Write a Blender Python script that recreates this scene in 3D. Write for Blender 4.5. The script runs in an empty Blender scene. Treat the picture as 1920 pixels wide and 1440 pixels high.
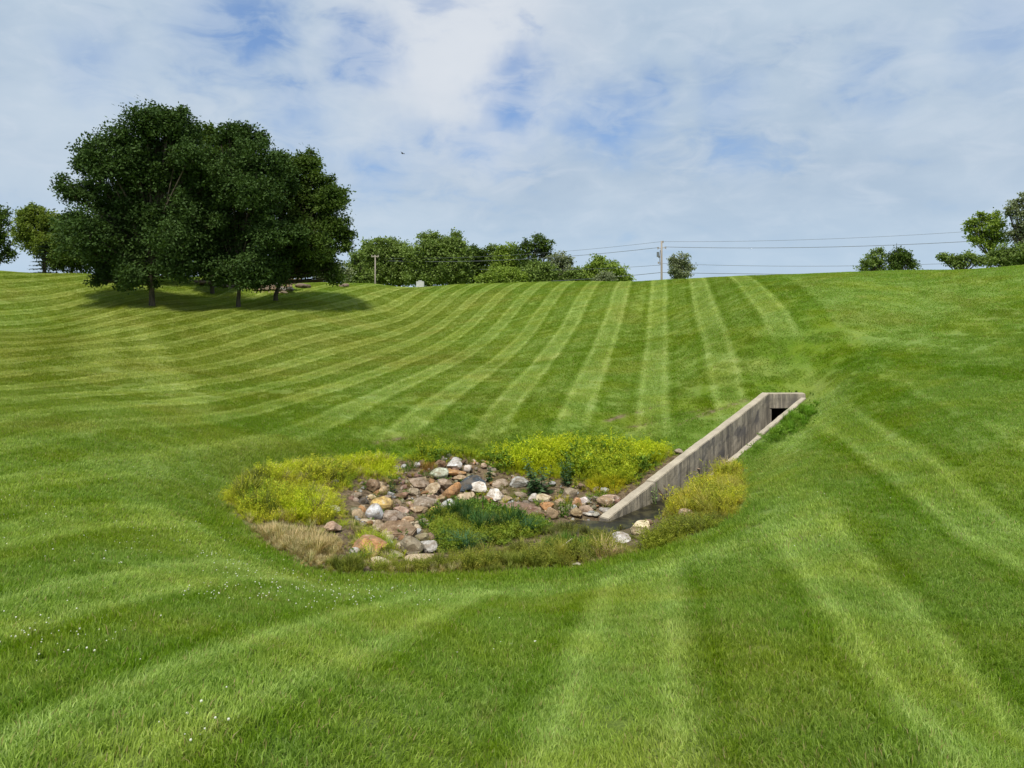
import bpy, math, random
import numpy as np
from mathutils import Vector, noise as mnoise

# ------------------------------------------------------------------ camera, world, sun
sc = bpy.context.scene
COL = sc.collection
F = 1371.0          # focal length in photograph pixels (1920 wide)
HZ = 560.0          # eye level row
SUN_EL, SUN_AZ = math.radians(60), math.radians(-172)   # azimuth from +Y towards +X
SUN_DIR = Vector((math.sin(SUN_AZ)*math.cos(SUN_EL), math.cos(SUN_AZ)*math.cos(SUN_EL), math.sin(SUN_EL)))

cam_d = bpy.data.cameras.new('camera')
cam = bpy.data.objects.new('camera', cam_d); COL.objects.link(cam)
cam.location = (0, 0, 0); cam.rotation_euler = (math.radians(90), 0, 0)
cam_d.sensor_width = 36; cam_d.lens = 36*F/1920
cam_d.shift_y = -(720-HZ)/1920
cam_d.clip_start = 0.05; cam_d.clip_end = 6000
sc.camera = cam

sc.view_settings.view_transform = 'Standard'
sc.view_settings.look = 'None'
sc.view_settings.exposure = 0.4
sc.view_settings.gamma = 1.0
sc.view_settings.use_curve_mapping = False

sun_d = bpy.data.lights.new('sun', 'SUN')
sun = bpy.data.objects.new('sun', sun_d); COL.objects.link(sun)
sun_d.energy = 3.9; sun_d.angle = math.radians(7); sun_d.color = (1.0, 0.95, 0.86)
sun.rotation_euler = SUN_DIR.to_track_quat('Z', 'Y').to_euler()


class NT:
    """small helper for building node trees"""
    def __init__(s, tree):
        s.t = tree; s.n = tree.nodes; s.l = tree.links

    def node(s, typ, **kw):
        n = s.n.new(typ)
        for k, v in kw.items():
            setattr(n, k, v)
        return n

    def put(s, sock, v):
        if v is None:
            return
        if isinstance(v, bpy.types.NodeSocket):
            s.l.new(v, sock)
        else:
            if isinstance(v, (tuple, list)) and len(v) == 3 and sock.type == 'RGBA':
                v = (*v, 1)
            sock.default_value = v

    def math(s, op, a, b=None, c=None, clamp=False):
        n = s.node('ShaderNodeMath', operation=op, use_clamp=clamp)
        s.put(n.inputs[0], a); s.put(n.inputs[1], b)
        if c is not None: s.put(n.inputs[2], c)
        return n.outputs[0]

    def vmath(s, op, a, b=None, scale=None):
        n = s.node('ShaderNodeVectorMath', operation=op)
        s.put(n.inputs[0], a); s.put(n.inputs[1], b)
        if scale is not None: s.put(n.inputs['Scale'], scale)
        return n.outputs['Value'] if op in ('LENGTH', 'DISTANCE', 'DOT_PRODUCT') else n.outputs[0]

    def mix(s, f, a, b, blend='MIX'):
        n = s.node('ShaderNodeMix', data_type='RGBA', blend_type=blend)
        s.put(n.inputs[0], f); s.put(n.inputs[6], a); s.put(n.inputs[7], b)
        return n.outputs[2]

    def rng(s, v, a, b, c=0.0, d=1.0, smooth=True):
        n = s.node('ShaderNodeMapRange', interpolation_type='SMOOTHSTEP' if smooth else 'LINEAR')
        for i, x in enumerate((v, a, b, c, d)):
            s.put(n.inputs[i], x)
        return n.outputs[0]

    def noise(s, vec, scale, detail=4, rough=0.55, dist=0.0, col=False):
        n = s.node('ShaderNodeTexNoise')
        s.put(n.inputs['Vector'], vec)
        n.inputs['Scale'].default_value = scale; n.inputs['Detail'].default_value = detail
        n.inputs['Roughness'].default_value = rough; n.inputs['Distortion'].default_value = dist
        return n.outputs['Color' if col else 'Fac']

    def mapping(s, vec, scale=(1, 1, 1), rot=(0, 0, 0), loc=(0, 0, 0)):
        n = s.node('ShaderNodeMapping')
        s.put(n.inputs[0], vec)
        n.inputs['Location'].default_value = loc; n.inputs['Rotation'].default_value = rot
        n.inputs['Scale'].default_value = scale
        return n.outputs[0]


world = bpy.data.worlds.new('World'); sc.world = world; world.use_nodes = True
w = NT(world.node_tree); w.n.clear()
sky = w.node('ShaderNodeTexSky', sky_type='NISHITA', sun_disc=False)
sky.sun_elevation = SUN_EL; sky.sun_rotation = SUN_AZ
sky.air_density = 1.0; sky.dust_density = 1.2; sky.ozone_density = 2.0
SKY_STRENGTH = 0.074
tc = w.node('ShaderNodeTexCoord').outputs['Generated']
dirn = w.vmath('NORMALIZE', tc)
sep = w.node('ShaderNodeSeparateXYZ'); w.put(sep.inputs[0], dirn)
zz = w.math('ADD', w.math('MAXIMUM', sep.outputs[2], 0.0), 0.14)
comb = w.node('ShaderNodeCombineXYZ')
w.put(comb.inputs[0], w.math('DIVIDE', sep.outputs[0], zz)); w.put(comb.inputs[1], w.math('DIVIDE', sep.outputs[1], zz))
plane = comb.outputs[0]
diag = w.mapping(dirn, rot=(0, math.radians(22), 0), scale=(1, 1, 2.3), loc=(.4, 0, .3))
soft = w.mapping(dirn, rot=(0, math.radians(15), 0), scale=(1, 1, 1.6), loc=(2.4, 0, .9))
band = w.mapping(plane, scale=(0.8, 1.1, 1), rot=(0, 0, math.radians(-24)))
n_big = w.noise(soft, 2.6, 4, 0.55, 0.3)
n_band = w.math('ADD', w.math('MULTIPLY', w.noise(diag, 5.2, 6, 0.55, 0.5), .65), w.math('MULTIPLY', w.noise(band, 1.3, 5, 0.5, 0.3), .35))
n_fine = w.noise(diag, 15, 7, 0.58, 0.6)
warp = w.vmath('SCALE', w.vmath('SUBTRACT', w.noise(w.mapping(dirn, loc=(3, 1, 2)), 9, 4, 0.6, 0, True), (0.5, 0.5, 0.5)), scale=0.13)
dw = w.vmath('ADD', dirn, warp)
blue = None
for px, py, r, k in ((668, 108, 62, 1.0), (560, 198, 38, .6), (425, 60, 80, .7), (500, 105, 45, .5), (975, 172, 62, .9), (1165, 212, 70, .85),
                     (1350, 190, 50, .5), (1105, 268, 45, .6), (1225, 170, 30, .5), (870, 262, 48, .55), (700, 322, 45, .6), (190, 122, 60, .5),
                     (1640, 158, 60, .35), (1885, 48, 70, .6), (590, 270, 60, .45), (480, 20, 60, .4), (1380, 265, 60, .3), (1000, 200, 90, .3),
                     (760, 300, 70, .3)):
    d = Vector((px-960, F, HZ-py)).normalized()
    dd = w.vmath('DISTANCE', dw, tuple(d))
    g = w.rng(dd, 0.0, r/F*1.75, k, 0.0)
    blue = g if blue is None else w.math('ADD', blue, g)
hole = w.rng(w.math('ADD', w.math('MULTIPLY', n_band, 0.75), w.math('MULTIPLY', n_fine, 0.25)), 0.36, 0.47, 0.45, 0.0)
blue = w.math('ADD', w.math('MULTIPLY', blue, w.rng(n_fine, 0.34, 0.60, 1.0, 0.5)), hole, clamp=True)
blue = w.math('MULTIPLY', blue, 0.92)
shade = w.math('ADD', w.math('MULTIPLY', n_big, 0.5), w.math('MULTIPLY', n_band, 0.5))
c_cloud = w.mix(w.rng(shade, 0.36, 0.64), (4.05, 5.25, 6.75), (5.6, 6.65, 7.8))
c_cloud = w.mix(w.rng(n_fine, 0.42, 0.80, 0, .5), c_cloud, (6.4, 7.2, 8.2))
dtop = w.vmath('DISTANCE', dw, tuple(Vector((860-960, F, HZ-60)).normalized()))
c_cloud = w.mix(w.rng(dtop, 0.02, 0.26, 0.75, 0.0), c_cloud, (7.8, 8.1, 8.6))
# towards the horizon the layer thins into an even pale veil
c_cloud = w.mix(w.rng(sep.outputs[2], 0.0, 0.17, 0.75, 0.0), c_cloud, (5.3, 6.8, 8.3))
c_blue = w.mix(0.35, w.mix(1.0, sky.outputs[0], (1.15, 1.22, 1.35), 'MULTIPLY'), (1.7, 3.7, 8.0))
bgc = w.mix(blue, c_cloud, c_blue)
bg = w.node('ShaderNodeBackground'); w.put(bg.inputs[0], bgc); bg.inputs[1].default_value = SKY_STRENGTH
out = w.node('ShaderNodeOutputWorld'); w.l.new(bg.outputs[0], out.inputs[0])

# ------------------------------------------------------------------ helpers
rs = np.random.RandomState(7)
random.seed(7)


def tag(o, label=None, cat=None, group=None, kind=None):
    if label: o['label'] = label
    if cat: o['category'] = cat
    if group: o['group'] = group
    if kind: o['kind'] = kind
    return o


def mesh_from(name, V, Fq, mat=None, smooth=False, attrs=None):
    """V (n,3); Fq list/array of faces of equal length or list of arrays"""
    me = bpy.data.meshes.new(name)
    V = np.asarray(V, dtype=np.float32)
    groups = Fq if isinstance(Fq, list) and len(Fq) and isinstance(Fq[0], np.ndarray) else [np.asarray(Fq, dtype=np.int32)]
    groups = [g for g in groups if len(g)]
    me.vertices.add(len(V)); me.vertices.foreach_set('co', V.ravel())
    nl = sum(g.size for g in groups); npoly = sum(len(g) for g in groups)
    me.loops.add(nl); me.polygons.add(npoly)
    me.loops.foreach_set('vertex_index', np.concatenate([g.ravel() for g in groups]).astype(np.int32))
    tot = np.concatenate([np.full(len(g), g.shape[1], dtype=np.int32) for g in groups])
    st = np.concatenate([[0], np.cumsum(tot)[:-1]]).astype(np.int32)
    me.polygons.foreach_set('loop_start', st)
    try:
        me.polygons.foreach_set('loop_total', tot)
    except Exception:
        pass
    if smooth: me.polygons.foreach_set('use_smooth', np.ones(npoly, dtype=bool))
    me.update(calc_edges=True)
    for k, a in (attrs or {}).items():
        a = np.asarray(a, dtype=np.float32)
        if a.ndim == 1:
            at = me.attributes.new(k, 'FLOAT', 'POINT'); at.data.foreach_set('value', a)
        else:
            at = me.attributes.new(k, 'FLOAT_COLOR', 'POINT')
            at.data.foreach_set('color', (a if a.shape[1] == 4 else np.concatenate([a, np.ones((len(a), 1), np.float32)], 1)).ravel())
    if mat: me.materials.append(mat)
    return me


def obj(name, me, parent=None, loc=None):
    o = bpy.data.objects.new(name, me); COL.objects.link(o)
    if parent: o.parent = parent
    if loc is not None: o.location = loc
    return o


def empty(name, loc):
    o = bpy.data.objects.new(name, None); COL.objects.link(o); o.location = loc
    o.empty_display_size = 0.2
    return o


def P(px, py, d):
    return np.array([(px-960)/F*d, d, (HZ-py)/F*d])


# ------------------------------------------------------------------ the land: height as a function of plan position
CTRL = [  # (px, py, distance)
 (1700,1380,3.9),(1560,1200,5.6),(1480,1080,7.6),(1660,1080,7.4),(1920,1380,4.57),(1620,870,12.4),(1920,1080,6.9),(1689,826,13.4),(1920,991,8.8),
 (940,1440,3.65),(1260,1440,3.75),(1090,1100,8.9),(460,1330,3.4),(193,1277,3.9),(510,1178,5.5),(620,1149,6.5),(0,1200,4.5),(255,1131,5.7),(437,1087,7.0),(790,1150,6.7),
 (0,1027,7.0),(0,850,11.6),(0,720,19.7),(0,650,27),(0,600,36),(200,950,9.2),(200,800,14),(200,650,29),(350,665,30),(350,610,36.5),(575,625,37.0),(750,585,50),
 (400,850,14.2),(400,760,19.5),(600,760,20.5),(600,700,27.5),(800,760,21),(800,800,18.8),(800,700,27),(800,640,37),(960,800,18.8),(960,700,26),(960,620,37),
 (1110,740,21.5),(1110,650,29),(1235,740,21.5),(1235,670,26.5),(1235,600,33.5),(1373,630,25),(1501,620,23.5),(1400,690,22),(1550,735,18.8),(1600,690,19),
 (1700,620,22.5),(1700,700,18.2),(1900,560,24.5),(1900,640,19.2),(1920,750,14.4),(1800,800,12.8),(1650,780,15.2),(1440,1000,9.4),(1560,950,10.0),(1560,850,13.2),
 # bed of the stone basin
 (960,1040,11.2),(1000,1000,12.4),(1100,985,13.5),(900,1000,12.5),(740,1000,12.1),(700,940,14.1),(850,920,15.4),(960,900,16.3),(1100,920,15.6),(900,860,17.7),(1200,858,17.2),
 (700,862,16.6),(560,900,14.0),(500,1000,11.0),(425,930,12.4),(620,1040,10.4),(580,1068,9.5),(850,1080,9.8),(1000,1075,9.8),(1200,1042,10.1),(1300,1010,10.4),(1400,930,11.7),
 (870,838,17.3),(1100,838,17.5),(640,845,16.6),
 # rim
 (-300,500,50),(0,508,50),(150,513,53),(300,518,56),(600,529,60),(700,531,60),(850,533,62),(1000,532,60),(1100,530,54),(1180,528,47.5),(1260,525,42),(1340,521,40),
 (1420,517,38.5),(1560,513,36),(1700,508,34),(1920,497,30),(2200,483,29),
 (285,573,42),(447,575,43),(517,563,46),(398,553,50),(480,557,50.5),(480,526,52.2),(405,526,52.8),(545,553,50.5),(120,573,41.5),
]
pts = [P(*c) for c in CTRL]
for (px, py, d) in [c for c in CTRL if (c[1] <= 533 and c[0] not in (480, 405, 545))]:
    p = P(px, py, d); u = np.array([p[0], p[1]])/np.hypot(p[0], p[1])
    for e, dz in ((9, .75), (22, 2.6)):
        pts.append(np.array([p[0]+u[0]*e, p[1]+u[1]*e, p[2]-dz]))
for q in ((0, 0, -1.62), (-4, 0, -1.45), (4, .5, -2.05), (0, -5, -.6), (-9, -3, -1.1), (9, -3, -2.0), (-2, 1.8, -1.75), (2, 1.8, -1.98), (12, 2, -2.5), (-14, 3, -1.9), (22, 5, -1.6),
          (20, 15, -.6), (-24, 8, -2.0)):
    pts.append(np.array(q, float))
# side walls of the outlet channel: banks run with the wall tops
WL0, WL1 = np.array([1.83, 13.9]), np.array([7.05, 20.0])
WR1 = np.array([7.98, 20.0])
ZL0, ZL1 = -4.20, -2.60
wdir = (WL1-WL0)/np.linalg.norm(WL1-WL0); WLEN = float(np.linalg.norm(WL1-WL0))
wnor = np.array([wdir[1], -wdir[0]])          # to the right of the wall
WR0 = WR1-wdir*6.4
def wtop(s): return ZL0+(ZL1-ZL0)*s/WLEN
for s in (1.2, 2.6, 4, 5.4, 6.8, 8.0):
    q = WL0+wdir*s-wnor*0.34
    pts.append(np.array([q[0], q[1], wtop(s)-0.05]))
    q = WL0+wdir*s-wnor*1.1
    pts.append(np.array([q[0], q[1], wtop(s)-0.03+.01*s]))
for s in (0.3, 1.5, 2.8, 4.1, 5.4, 6.4):
    q = WR1-wdir*s+wnor*0.34
    pts.append(np.array([q[0], q[1], ZL1-(ZL1-ZL0)*s/WLEN+0.0]))
for q in ((6.9, 20.35), (7.6, 20.35), (8.3, 20.3)):
    pts.append(np.array([q[0], q[1], ZL1+0.02]))
pts = np.array(pts)
A_xy = pts[:, :2]; A_z = pts[:, 2]


def U(r2):
    return 0.5*r2*np.log(r2+1e-9)


def warpc(xy):
    """compress distance so near and far detail weigh alike"""
    r = np.hypot(xy[:, 0], xy[:, 1])+1e-6
    g = np.log1p(r/6.0)*6.0
    return xy*(g/r)[:, None]


AW = warpc(A_xy); n = len(AW)
K = U(((AW[:, None]-AW[None])**2).sum(2))
lam = 0.06
M = np.zeros((n+3, n+3)); M[:n, :n] = K+np.eye(n)*lam; M[:n, n] = 1; M[:n, n+1:] = AW; M[n, :n] = 1; M[n+1:, :n] = AW.T
sol = np.linalg.solve(M, np.concatenate([A_z, [0, 0, 0]]))


def sstep(x, a, b):
    t = np.clip((x-a)/(b-a), 0, 1); return t*t*(3-2*t)


def H0(x, y):
    xy = np.stack([np.ravel(x), np.ravel(y)], 1).astype(float)
    W = warpc(xy); out_ = np.empty(len(W))
    for i in range(0, len(W), 20000):
        w_ = W[i:i+20000]
        out_[i:i+20000] = U(((w_[:, None]-AW[None])**2).sum(2))@sol[:n]+sol[n]+w_@sol[n+1:]
    r = np.hypot(xy[:, 0], xy[:, 1])
    back = sstep(-xy[:, 1], 4, 14)
    side = sstep(np.abs(xy[:, 0]), 55, 80)
    far = np.maximum(sstep(r, 72, 100), side)
    z = out_*(1-far)+(-2.2)*far
    z = z*(1-back)+(-0.9)*back
    return z.reshape(np.shape(x))


def inside_poly(x, y, poly):
    poly = np.asarray(poly); c = np.zeros(np.shape(x), bool)
    j = len(poly)-1
    for i in range(len(poly)):
        xi, yi = poly[i]; xj, yj = poly[j]
        hit = ((yi > y) != (yj > y)) & (x < (xj-xi)*(y-yi)/((yj-yi) if yj != yi else 1e-9)+xi)
        c ^= hit; j = i
    return c


def dist_line(x, y, poly, closed=True):
    d = np.full(np.shape(x), 1e9); poly = np.asarray(poly, float)
    m = len(poly)
    for i in range(m if closed else m-1):
        a = poly[i]; b = poly[(i+1) % m]; ab = b-a; L = (ab**2).sum()+1e-12
        t = np.clip(((x-a[0])*ab[0]+(y-a[1])*ab[1])/L, 0, 1)
        d = np.minimum(d, np.hypot(x-a[0]-ab[0]*t, y-a[1]-ab[1]*t))
    return d


def sdist(x, y, poly):
    d = dist_line(x, y, poly)
    return np.where(inside_poly(x, y, poly), -d, d)


CH = [WL0+wnor*0.0, WL1+wdir*.12, WR1+wdir*.12, WR0]       # between the walls
POOL = [(1.86, 14.0), (1.35, 13.8), (.95, 13.5), (1.1, 13.15), (1.8, 13.1), (2.6, 13.6), (3.3, 14.5), (3.8, 15.2), (2.9, 15.2)]


def H(x, y):
    x = np.asarray(x, float); y = np.asarray(y, float)
    z = H0(x, y)
    near = (x > -1) & (x < 10) & (y > 11) & (y < 22)
    if np.any(near):
        xn, yn = x[near], y[near]
        a = 1-sstep(sdist(xn, yn, CH), 0.02, 0.15)
        b = 1-sstep(sdist(xn, yn, POOL), -0.1, 0.45)
        zn = z[near]
        zn = zn+(np.minimum(zn, -4.36)-zn)*np.maximum(a, b)
        z = z.copy(); z[near] = zn
    return z


def ground(px, py, dmin=2.0, dmax=80.0):
    """the point of the ground seen along a line of sight"""
    d = np.concatenate([np.arange(dmin, 30, .05), np.arange(30, dmax, .2)])
    x = (px-960)/F*d; z = (HZ-py)/F*d
    g = H(x, d)
    k = np.argmax(z < g)
    if not (z < g).any(): k = len(d)-1
    return np.array([x[k], d[k], g[k]])


def gpoly(l): return [tuple(ground(a, b)[:2]) for a, b in l]


BASIN = gpoly([(408,925),(425,960),(450,988),(500,1030),(540,1050),(580,1068),(640,1078),(760,1080),(860,1078),(1000,1072),(1100,1060),(1200,1040),(1300,1010),(1370,980),(1405,940),(1402,900),
               (1385,868),(1340,862),(1290,850),(1262,838),(1180,838),(1100,840),(1000,843),(870,843),(780,852),(700,856),(600,862),(520,872),(450,890)])

# ------------------------------------------------------------------ mowing pattern (its sheen painted as tone), dry spots and bare soil as lawn properties
from math import floor
def vnoise(x, y, s, seed=0):
    x = np.asarray(x)*s+seed*17.3; y = np.asarray(y)*s+seed*9.1
    xi = np.floor(x).astype(int); yi = np.floor(y).astype(int); fx = x-xi; fy = y-yi
    fx = fx*fx*(3-2*fx); fy = fy*fy*(3-2*fy)
    def h(a, b):
        v = np.sin(a*127.1+b*311.7+seed*74.7)*43758.5453
        return v-np.floor(v)
    return (h(xi, yi)*(1-fx)+h(xi+1, yi)*fx)*(1-fy)+(h(xi, yi+1)*(1-fx)+h(xi+1, yi+1)*fx)*fy


def fbm(x, y, s, seed=0, o=4):
    t = 0; a = .5; tot = 0
    for k in range(o):
        t = t+a*vnoise(x, y, s*2**k, seed+k); tot += a; a *= .55
    return t/tot


TRACKS = [  # polylines (photo pixels on the ground), width m, strength (+ light, - dark)
 ([(850,668),(960,688),(1080,676),(1240,648),(1400,657),(1560,668),(1750,688),(1915,703)], .36, -.9),
 ([(1080,660),(1240,634),(1420,642),(1600,655),(1780,668)], .3, -.4),
 ([(290,592),(350,668),(430,745),(492,805)], .55, -.5),
 ([(345,592),(420,668),(520,745),(600,800)], .4, -.4),
 ([(250,600),(300,680),(380,770)], .7, .28),
 ([(195,590),(198,640),(196,700)], .8, .25),
 ([(120,590),(100,650),(80,720)], .6, -.35),
 ([(225,560),(235,620),(240,690)], .4, -.22),
 ([(1545,735),(1535,775),(1490,820),(1450,880),(1480,940),(1510,990)], .55, .35),
 ([(1640,745),(1590,800),(1560,880),(1590,960),(1640,1010)], .75, -.18),
 ([(900,775),(1100,800),(1250,775),(1380,735),(1450,715)], .6, -.22),
 ([(500,790),(620,830),(760,830),(900,815)], .7, -.18),
 ([(1480,540),(1555,625),(1650,745)], .5, -.22),
 ([(330,985),(420,1045),(560,1100),(760,1112),(960,1110),(1150,1085),(1300,1050)], .5, .16),
]
TRACKS = [(np.array(gpoly(l)), wd, k) for l, wd, k in TRACKS]
SOILS = [((1140,790),(1175,777),(1210,768),(1245,757), .10), ((700,833),(735,828),(760,822),(790,820), .12), ((1470,1014),(1500,1010),(1528,1006),(1530,1005), .09),
         ((1270,795),(1320,775),(1365,762),(1400,750), .10), ((1180,800),(1230,790),(1290,772),(1330,765), .06)]
SOILS = [(np.array(gpoly(s[:4])), s[4]) for s in SOILS]
LUSH = gpoly([(1405,745),(1450,715),(1530,725),(1535,760),(1480,800),(1420,860),(1385,862),(1470,780),(1510,742)])


def lawn(x, y):
    x = np.asarray(x, float); y = np.asarray(y, float)
    u = x-.208*y
    ph = np.mod(u+.8, 2.1)
    e = .20-.13*sstep(y, 8, 18)
    light = sstep(ph, -e/2, e/2)*(1-sstep(ph, .95-e/2, .95+e/2))+sstep(ph, 2.1-e/2, 2.1+e/2)
    edge = np.exp(-((ph-.16)/.11)**2)+np.exp(-((ph-.80)/.11)**2)
    dedge = np.exp(-((ph-1.09)/.09)**2)+np.exp(-((ph-1.96)/.09)**2)
    k = sstep(y, 9, 17); t = .20-.12*k+(.24+.26*k)*light+(.30+.16*k)*edge*light-(.16-.04*k)*dedge
    bd = sdist(x, y, BASIN)
    plain = np.maximum(1-sstep(bd, .7, 1.8), sstep(u, 4.6, 6.2)*sstep(y, 10.5, 13.5))
    plain = np.maximum(plain, .4*sstep(fbm(x, y, .12, 9, 2), .6, .85))
    plain = np.maximum(plain, .55*sstep(y, 10, 12)*(1-sstep(y, 17, 19))*(x < -1))
    plain = np.maximum(plain, .8*sstep(x-y*.26, .5, 2)*sstep(y, 15, 17)*(1-sstep(y, 23, 25)))
    stripe = t*(1-plain)+.26*plain; t = (.27-.05*k)*(1-plain)+.30*plain
    for L, wd, k in TRACKS:
        t = t+k*np.exp(-(dist_line(x, y, L, False)/wd)**2)
    ring = np.exp(-((bd-.35)/.35)**2)
    t = t-.15*ring+.15*np.exp(-((bd-1.3)/.35)**2)
    t = t+(.42-.2*k)*(fbm(x, y, 1.7, 5, 4)-.5)+(.34-.1*k)*(fbm(x, y, .5, 8, 3)-.5)
    # the light striping is strongest on the far bank, broken up near the viewer
    dry = np.clip(sstep(fbm(x, y, .5, 21, 4), .52, .85)*.5+.35*sstep(y, 18, 34)*(x < 0)*sstep(fbm(x, y, .16, 31, 3), .35, .75), 0, 1)
    dry = dry+.5*np.exp(-((x+15)/9.)**2)*sstep(y, 8, 14)*(1-sstep(y, 40, 55))
    dry = dry+.22*sstep(y, 14, 30)*(1-sstep(u, 2, 6))
    dry = np.clip(dry*(1-inside_poly(x, y, LUSH)), 0, 1)
    soil = 1-sstep(bd+.5*(fbm(x, y, 2.2, 91, 3)-.5), -.32, .02)
    rg = fbm(x, y, 7, 40, 3)
    for L, wd in SOILS:
        soil = np.maximum(soil, .95*np.exp(-(dist_line(x, y, L, False)/wd)**2)*sstep(rg, .36, .52))
    rings = inside_poly(x, y, CH) | inside_poly(x, y, POOL)
    soil = np.maximum(soil, rings*1.0)
    return np.stack([np.clip(t, 0, 1), dry, np.clip(soil, 0, 1), 1-plain], -1), bd, stripe


# ------------------------------------------------------------------ materials
def new_mat(name):
    m = bpy.data.materials.new(name); m.use_nodes = True
    t = NT(m.node_tree); b = t.n['Principled BSDF']
    b.inputs['Roughness'].default_value = .8
    b.inputs['Specular IOR Level'].default_value = .25
    return m, t, b


def lawn_color(t, toneR, toneG, pos, lanes):
    sp = t.node('ShaderNodeSeparateXYZ'); t.put(sp.inputs[0], pos)
    wob = t.math('MULTIPLY', t.math('SUBTRACT', t.noise(pos, .25, 3, .5), .5), .22)
    wob = t.math('ADD', wob, t.math('MULTIPLY', t.math('SUBTRACT', t.noise(pos, 6, 3, .6), .5), .10))
    u = t.math('ADD', t.math('SUBTRACT', sp.outputs[0], t.math('MULTIPLY', sp.outputs[1], .208)), wob)
    ph = t.math('FLOORED_MODULO', t.math('ADD', u, .8), 2.1)
    far = t.rng(sp.outputs[1], 9, 17)
    light = t.math('MULTIPLY', t.rng(ph, 0, .10), t.rng(ph, .90, 1.0, 1, 0))  # lane sheen of leaning blades, painted into the lawn colour
    def ridge(c_, w_):
        return t.math('MAXIMUM', t.math('SUBTRACT', 1.0, t.math('DIVIDE', t.math('ABSOLUTE', t.math('SUBTRACT', ph, c_)), w_)), 0)
    edge = t.math('ADD', ridge(.15, .15), ridge(.84, .15))
    dark = t.math('ADD', ridge(1.12, .14), ridge(1.97, .14))
    patchy = t.rng(t.noise(pos, .8, 4, .6), .3, .65, .55, 1.1)
    add = t.math('MULTIPLY', light, t.math('ADD', .08, t.math('MULTIPLY', far, .11)))
    add = t.math('ADD', add, t.math('MULTIPLY', t.math('MULTIPLY', edge, patchy), t.math('ADD', .40, t.math('MULTIPLY', far, .05))))
    add = t.math('SUBTRACT', add, t.math('MULTIPLY', dark, .20))
    cross = t.noise(t.mapping(pos, scale=(.35, 2.2, 1), rot=(0, 0, .1)), 1.6, 5, .65)
    add = t.math('ADD', add, t.math('MULTIPLY', t.math('MULTIPLY', t.math('SUBTRACT', cross, .5), .55), far))
    toneR = t.math('ADD', toneR, t.math('MULTIPLY', add, lanes))
    f1 = t.noise(pos, 2.3, 5, .6)
    f2 = t.noise(pos, 23, 4, .7)
    f3 = t.noise(t.mapping(pos, loc=(7, 3, 1)), .55, 4, .6)
    tone = t.math('ADD', toneR, t.math('MULTIPLY', t.math('SUBTRACT', f2, .5), .35), clamp=True)
    tone = t.math('ADD', tone, t.math('MULTIPLY', t.math('SUBTRACT', f1, .5), .5), clamp=True)
    c = t.mix(tone, (.118, .215, .008), (.315, .425, .13))
    yel = t.rng(f3, .42, .66, 0, .75)
    c = t.mix(yel, c, t.mix(tone, (.158, .23, .004), (.345, .425, .095)))
    f4 = t.noise(t.mapping(pos, loc=(2, 9, 4)), 2.6, 6, .7, 0)
    c = t.mix(t.rng(f4, .54, .72, 0, .34), c, (.24, .215, .075))
    c = t.mix(t.rng(f4, .28, .44, .3, 0), c, (.05, .115, .012))
    c = t.mix(t.math('MULTIPLY', toneG, .8), c, t.mix(tone, (.17, .19, .02), (.36, .37, .10)))
    return c


def mat_terrain():
    m, t, b = new_mat('lawn_ground')
    at = t.node('ShaderNodeAttribute', attribute_name='tone')
    sp = t.node('ShaderNodeSeparateColor'); t.put(sp.inputs[0], at.outputs['Color'])
    pos = t.node('ShaderNodeNewGeometry').outputs['Position']
    c = lawn_color(t, sp.outputs[0], sp.outputs[1], pos, at.outputs['Alpha'])
    fine = t.noise(pos, 60, 5, .75)
    fine2 = t.noise(pos, 14, 5, .7)
    c = t.mix(1.0, c, t.mix(t.rng(fine, .25, .75), (.55, .58, .5), (1.25, 1.22, 1.2)), 'MULTIPLY')
    c = t.mix(1.0, c, t.mix(t.rng(fine2, .3, .7), (.82, .84, .78), (1.14, 1.12, 1.1)), 'MULTIPLY')
    s1 = t.noise(pos, 9, 6, .65)
    soil = t.mix(t.rng(s1, .3, .7), (.075, .050, .028), (.27, .20, .12))
    soil = t.mix(t.rng(t.noise(pos, 3.1, 4, .6), .5, .65, 0, .5), soil, (.13, .12, .03))
    c = t.mix(sp.outputs[2], c, soil)
    t.put(b.inputs['Base Color'], c)
    b.inputs['Roughness'].default_value = .95
    bump = t.node('ShaderNodeBump'); bump.inputs['Strength'].default_value = .9; bump.inputs['Distance'].default_value = .05
    t.put(bump.inputs['Height'], t.math('ADD', fine, fine2)); t.put(b.inputs['Normal'], bump.outputs[0])
    return m


def leafy(m, t, b, col, trans=.35, rough=.55, spec=.35):
    """diffuse + translucent thin leaf"""
    t.put(b.inputs['Base Color'], col); b.inputs['Roughness'].default_value = rough
    b.inputs['Specular IOR Level'].default_value = spec
    tr = t.node('ShaderNodeBsdfTranslucent')
    t.put(tr.inputs[0], t.mix(1.0, col, (1.15, 1.2, .6), 'MULTIPLY'))
    mx = t.node('ShaderNodeMixShader'); mx.inputs[0].default_value = trans
    t.l.new(b.outputs[0], mx.inputs[1]); t.l.new(tr.outputs[0], mx.inputs[2])
    t.l.new(mx.outputs[0], t.n['Material Output'].inputs[0])


def mat_blade():
    m, t, b = new_mat('grass_blade')
    at = t.node('ShaderNodeAttribute', attribute_name='tone', attribute_type='INSTANCER')
    sp = t.node('ShaderNodeSeparateColor'); t.put(sp.inputs[0], at.outputs['Color'])
    pos = t.node('ShaderNodeNewGeometry').outputs['Position']
    c = lawn_color(t, sp.outputs[0], sp.outputs[1], pos, at.outputs['Alpha'])
    rnd = t.node('ShaderNodeAttribute', attribute_name='rnd')
    r = rnd.outputs['Fac']
    c = t.mix(1.0, c, t.mix(r, (.85, .87, .75), (1.75, 1.66, 1.6)), 'MULTIPLY')
    c = t.mix(t.rng(r, .955, .975), c, (.36, .30, .13))
    leafy(m, t, b, c, .52, .5, .3)
    return m


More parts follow.
